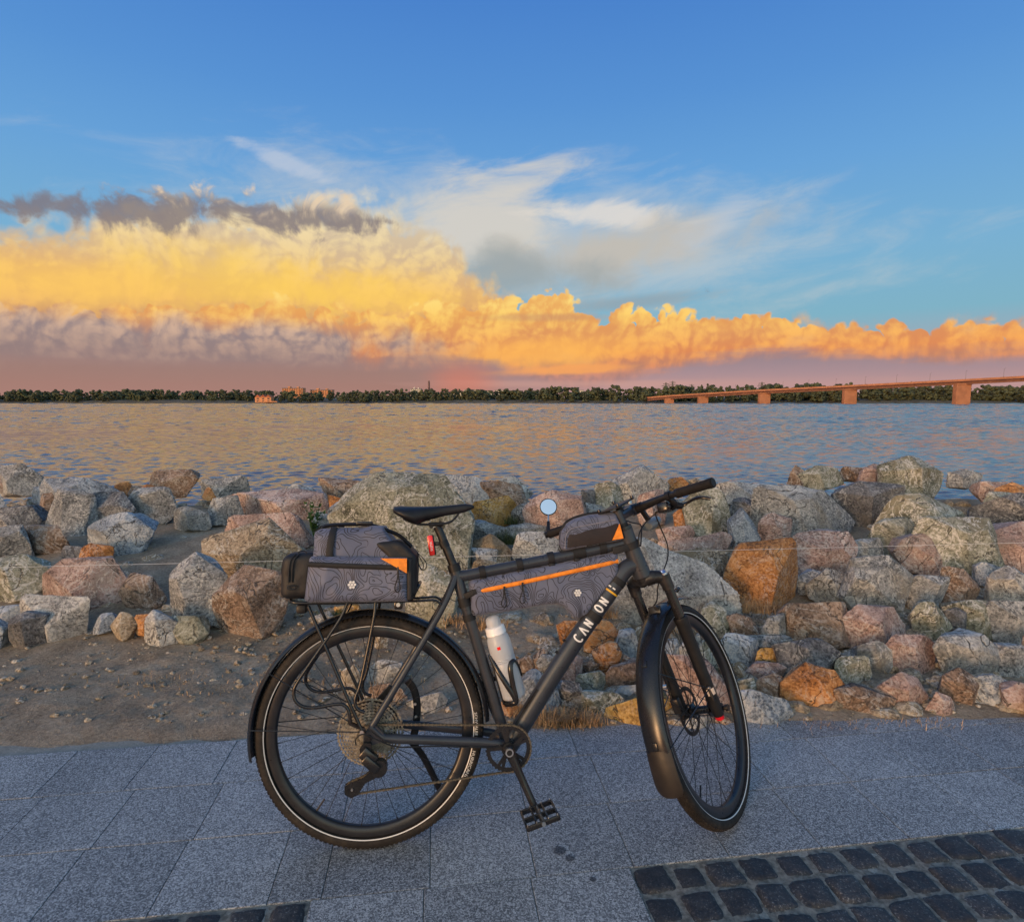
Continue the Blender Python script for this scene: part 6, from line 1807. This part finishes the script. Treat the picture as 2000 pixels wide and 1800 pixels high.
# ---- top tube bag
tb, t0 = frame_at((.72, 0, .90), 'top_tube_bag', 'small rounded grey and black bag on the front of the top tube', 'bag')
lo = [(.612, .918), (.620, .899), (.632, .8955), (.72, .909), (.81, .925), (.828, .930)]
hi = [(.613, .928), (.619, .962), (.638, .988), (.662, 1.003), (.71, 1.0155), (.79, 1.0235), (.806, 1.020), (.818, .990), (.827, .940)]
shift(pillow(lo, hi, .030, 0, 60, 24, seed=9, wr=.001), t0).build('body', M_topo, tb, 60)
shift(pillow([(.630, .903), (.72, .9135), (.812, .930), (.822, .9335)], [(.632, .953), (.72, .972), (.805, .990), (.812, .986)], .0335, -.0005, 40, 14, seed=5, wr=.0012, ew=(1.5, 1.2)), t0).build('mesh_pocket', M_mesh, tb, 60)
for s_ in (-1, 1):
    shift(MB().prism([(.786, .9305), (.8235, .9355), (.812, .984)], s_ * .0355, s_ * .0315), t0).build('orange_panel', M_orange, tb, None)
shift(MB().tube(smooth_path([(.626, -.030, .905), (.632, -.030, .95), (.655, -.0295, .972), (.72, -.0305, .984), (.80, -.030, .998)], 8), .0016, 7), t0).build('piping', M_piping, tb)
shift(MB().tube(smooth_path([(.620, .0, .90), (.616, .0, .935), (.632, .0, .985), (.665, 0, 1.006), (.72, 0, 1.019), (.79, 0, 1.0255)], 6), .004, 8), t0).build('zipper', M_web, tb)
loopcord((.616, .93), .035, .006, -.004, tb, t0)
for x_ in (.688, .76): strap_ring(P3(x_, .8310 + (x_ - .3446) * .1746), ttd, .0198, .024, tb, t0, rz=.022)
shift(MB().bar((.70, -.024, .915), (.83, -.026, .941), .004, .010, bev=.001), t0).build('base_trim', M_web, tb)
strap_ring(fk(.655, 0), U, .0265, .014, tb, t0)

# ---- rack bag
rb, r0 = frame_at((-.03, 0, .765), 'rack_bag', 'large grey contour-patterned bag with black ends on the rear rack', 'bag')
def soft_box(x0, x1, y0, y1, z0, z1, f=None, bev=.02, seg=5, seed=1, wr=.002, cuts=9):
    bm = bmesh.new(); bmesh.ops.create_cube(bm, size=1)
    for v in bm.verts: v.co = ((x0 + x1) / 2 + v.co.x * (x1 - x0), (y0 + y1) / 2 + v.co.y * (y1 - y0), (z0 + z1) / 2 + v.co.z * (z1 - z0))
    bmesh.ops.bevel(bm, geom=bm.edges[:], offset=bev, segments=seg, affect='EDGES', profile=.5)
    bmesh.ops.subdivide_edges(bm, edges=[e for e in bm.edges if e.calc_length() > .04], cuts=cuts, use_grid_fill=True)
    bmesh.ops.triangulate(bm, faces=[q for q in bm.faces if len(q.verts) > 4])
    bm.verts.index_update()
    V = np.array([v.co[:] for v in bm.verts]); F = [tuple(v.index for v in q.verts) for q in bm.faces]; bm.free()
    c = np.array([(x0 + x1) / 2, (y0 + y1) / 2, (z0 + z1) / 2]); d = V - c; d /= np.linalg.norm(d, axis=1)[:, None]
    V = V + d * (wr * fbm(V * 20, 3, seed))[:, None]
    if f: V = f(V)
    return MB().add(V, F)
def slope(V):                                            # top slants down towards the saddle, sides lean in
    V = V.copy(); k = np.clip((V[:, 2] - .87) / .10, 0, 1)
    V[:, 0] = np.where(V[:, 0] > -.03, V[:, 0] - k * (V[:, 0] + .03) * .50, V[:, 0] + k * .0)
    V[:, 1] *= 1 - .16 * np.clip((V[:, 2] - .80) / .17, 0, 1) ** 2
    V[:, 2] += .006 * np.sin((V[:, 0] + .2) * 9) * k
    return V
shift(soft_box(-.172, .128, -.088, .088, .766, .982, slope, .026, seed=4, wr=.005), r0).build('body', M_topo, rb, 60)
shift(soft_box(.052, .146, -.0885, .0885, .767, .945, lambda V: np.stack([V[:, 0] - np.clip((V[:, 2] - .895) / .05, 0, 1) * .045, V[:, 1], V[:, 2]], 1), .02, seed=6, wr=.003), r0).build('front_panel', M_nylon, rb, 60)
for s_ in (-1, 1):
    ya = s_ * .1
    shift(pillow([(-.187, .774), (-.175, .7665), (.11, .761), (.121, .762)], [(-.1745, .896), (-.168, .9035), (.10, .894), (.119, .892)], .022, s_ * .1005, 60, 22, seed=7 + s_, wr=.0038), r0).build('side_pocket', M_topo, rb, 60)
    shift(MB().tube(np.array([(-.172 + .262 * u_, s_ * (.1215 + .0025 * math.sin(pi * u_)), .8815 - .0165 * u_) for u_ in np.linspace(0, 1, 24)]), .0028, 8, rz=.0078), r0).build('zipper', M_web, rb)
    shift(MB().prism([(.040, .8945), (.1185, .8925), (.1185, .848)], s_ * .1262, s_ * .1205), r0).build('orange_panel', M_orange, rb, None)
    shift(soft_box(.1175, .1335, -.012 + s_ * .1, .012 + s_ * .1, .764, .892, None, .005, 3, 3, .001, 4), r0).build('pocket_edge', M_nylon, rb, 60)
    shift(MB().tube(smooth_path([(-.118, s_ * .0925, .895), (-.116, s_ * .089, .93), (-.112, s_ * .080, .965), (-.108, s_ * .060, .990)], 6), .0022, 8, rz=.0105, up=(0, 1, .05)), r0).build('webbing', M_web, rb)
emblem((-.0439, .8185), .0042, rb, r0, -.1265)
shift(MB().box((.092, -.1255, .857), (.005, .004, .022), bev=.001), r0).build('zip_slider', M_gun, rb)
loopcord((.092, .848), .055, .009, -.1265, rb, r0)
# carrying strap over the top
shift(MB().tube(smooth_path([(-.148, -.030, .975), (-.146, -.030, .990), (-.120, -.030, .9955), (-.06, -.028, .9965), (-.01, -.028, .9955), (.04, -.029, .980), (.09, -.030, .957), (.128, -.030, .922)], 7), .006, 8, rz=.017, up=(0, 0, 1)), r0).build('carry_strap', M_web, rb)
shift(MB().box((-.02, -.030, 1.0), (.05, .028, .010), bev=.003), r0).build('buckle', M_gloss, rb)
shift(MB().tube(smooth_path([(-.150 + .009 * cos(a_), -.030, .985 + .009 * sin(a_)) for a_ in np.linspace(0, 2 * pi, 12, endpoint=False)], 3, True), .002, 6, closed=True), r0).build('strap_ring', M_gun, rb)
# black rear pocket
shift(soft_box(-.268, -.168, -.074, .074, .772, .912, lambda V: np.stack([V[:, 0] + np.clip((V[:, 2] - .86) / .06, 0, 1) * .012, V[:, 1], V[:, 2]], 1), .022, seed=8, wr=.004), r0).build('rear_pocket', M_nylon, rb, 60)
for x_ in (-.236, -.226): shift(MB().tube(smooth_path([(x_ - .004, -.0775, .825), (x_ - .003, -.0775, .865), (x_ + .002, -.0760, .893), (x_ + .014, -.066, .910)], 6), .0024, 6), r0).build('piping', M_web, rb)
shift(MB().tube(smooth_path([(-.231 + .012 * cos(a_), -.080, .812 + .009 * sin(a_) * (1 if sin(a_) < 0 else .3)) for a_ in np.linspace(0, 2 * pi, 12, endpoint=False)], 3, True), .0018, 6, closed=True), r0).build('d_ring', M_gun, rb)
shift(MB().tube(smooth_path([(-.205 + .012 * cos(a_), -.055, .912 + .006 * sin(a_)) for a_ in np.linspace(0, 2 * pi, 12, endpoint=False)], 3, True), .0018, 6, closed=True), r0).build('d_ring', M_gun, rb)
for dx_ in (0, .010):
    shift(MB().tube(smooth_path([(.146, -.050, .905), (.158 + dx_, -.052, .882), (.166 + dx_, -.053, .862), (.160 + dx_ * .4, -.053, .850), (.150, -.052, .870), (.146, -.050, .900)], 7), .0015, 6), r0).build('draw_cord', M_web, rb)
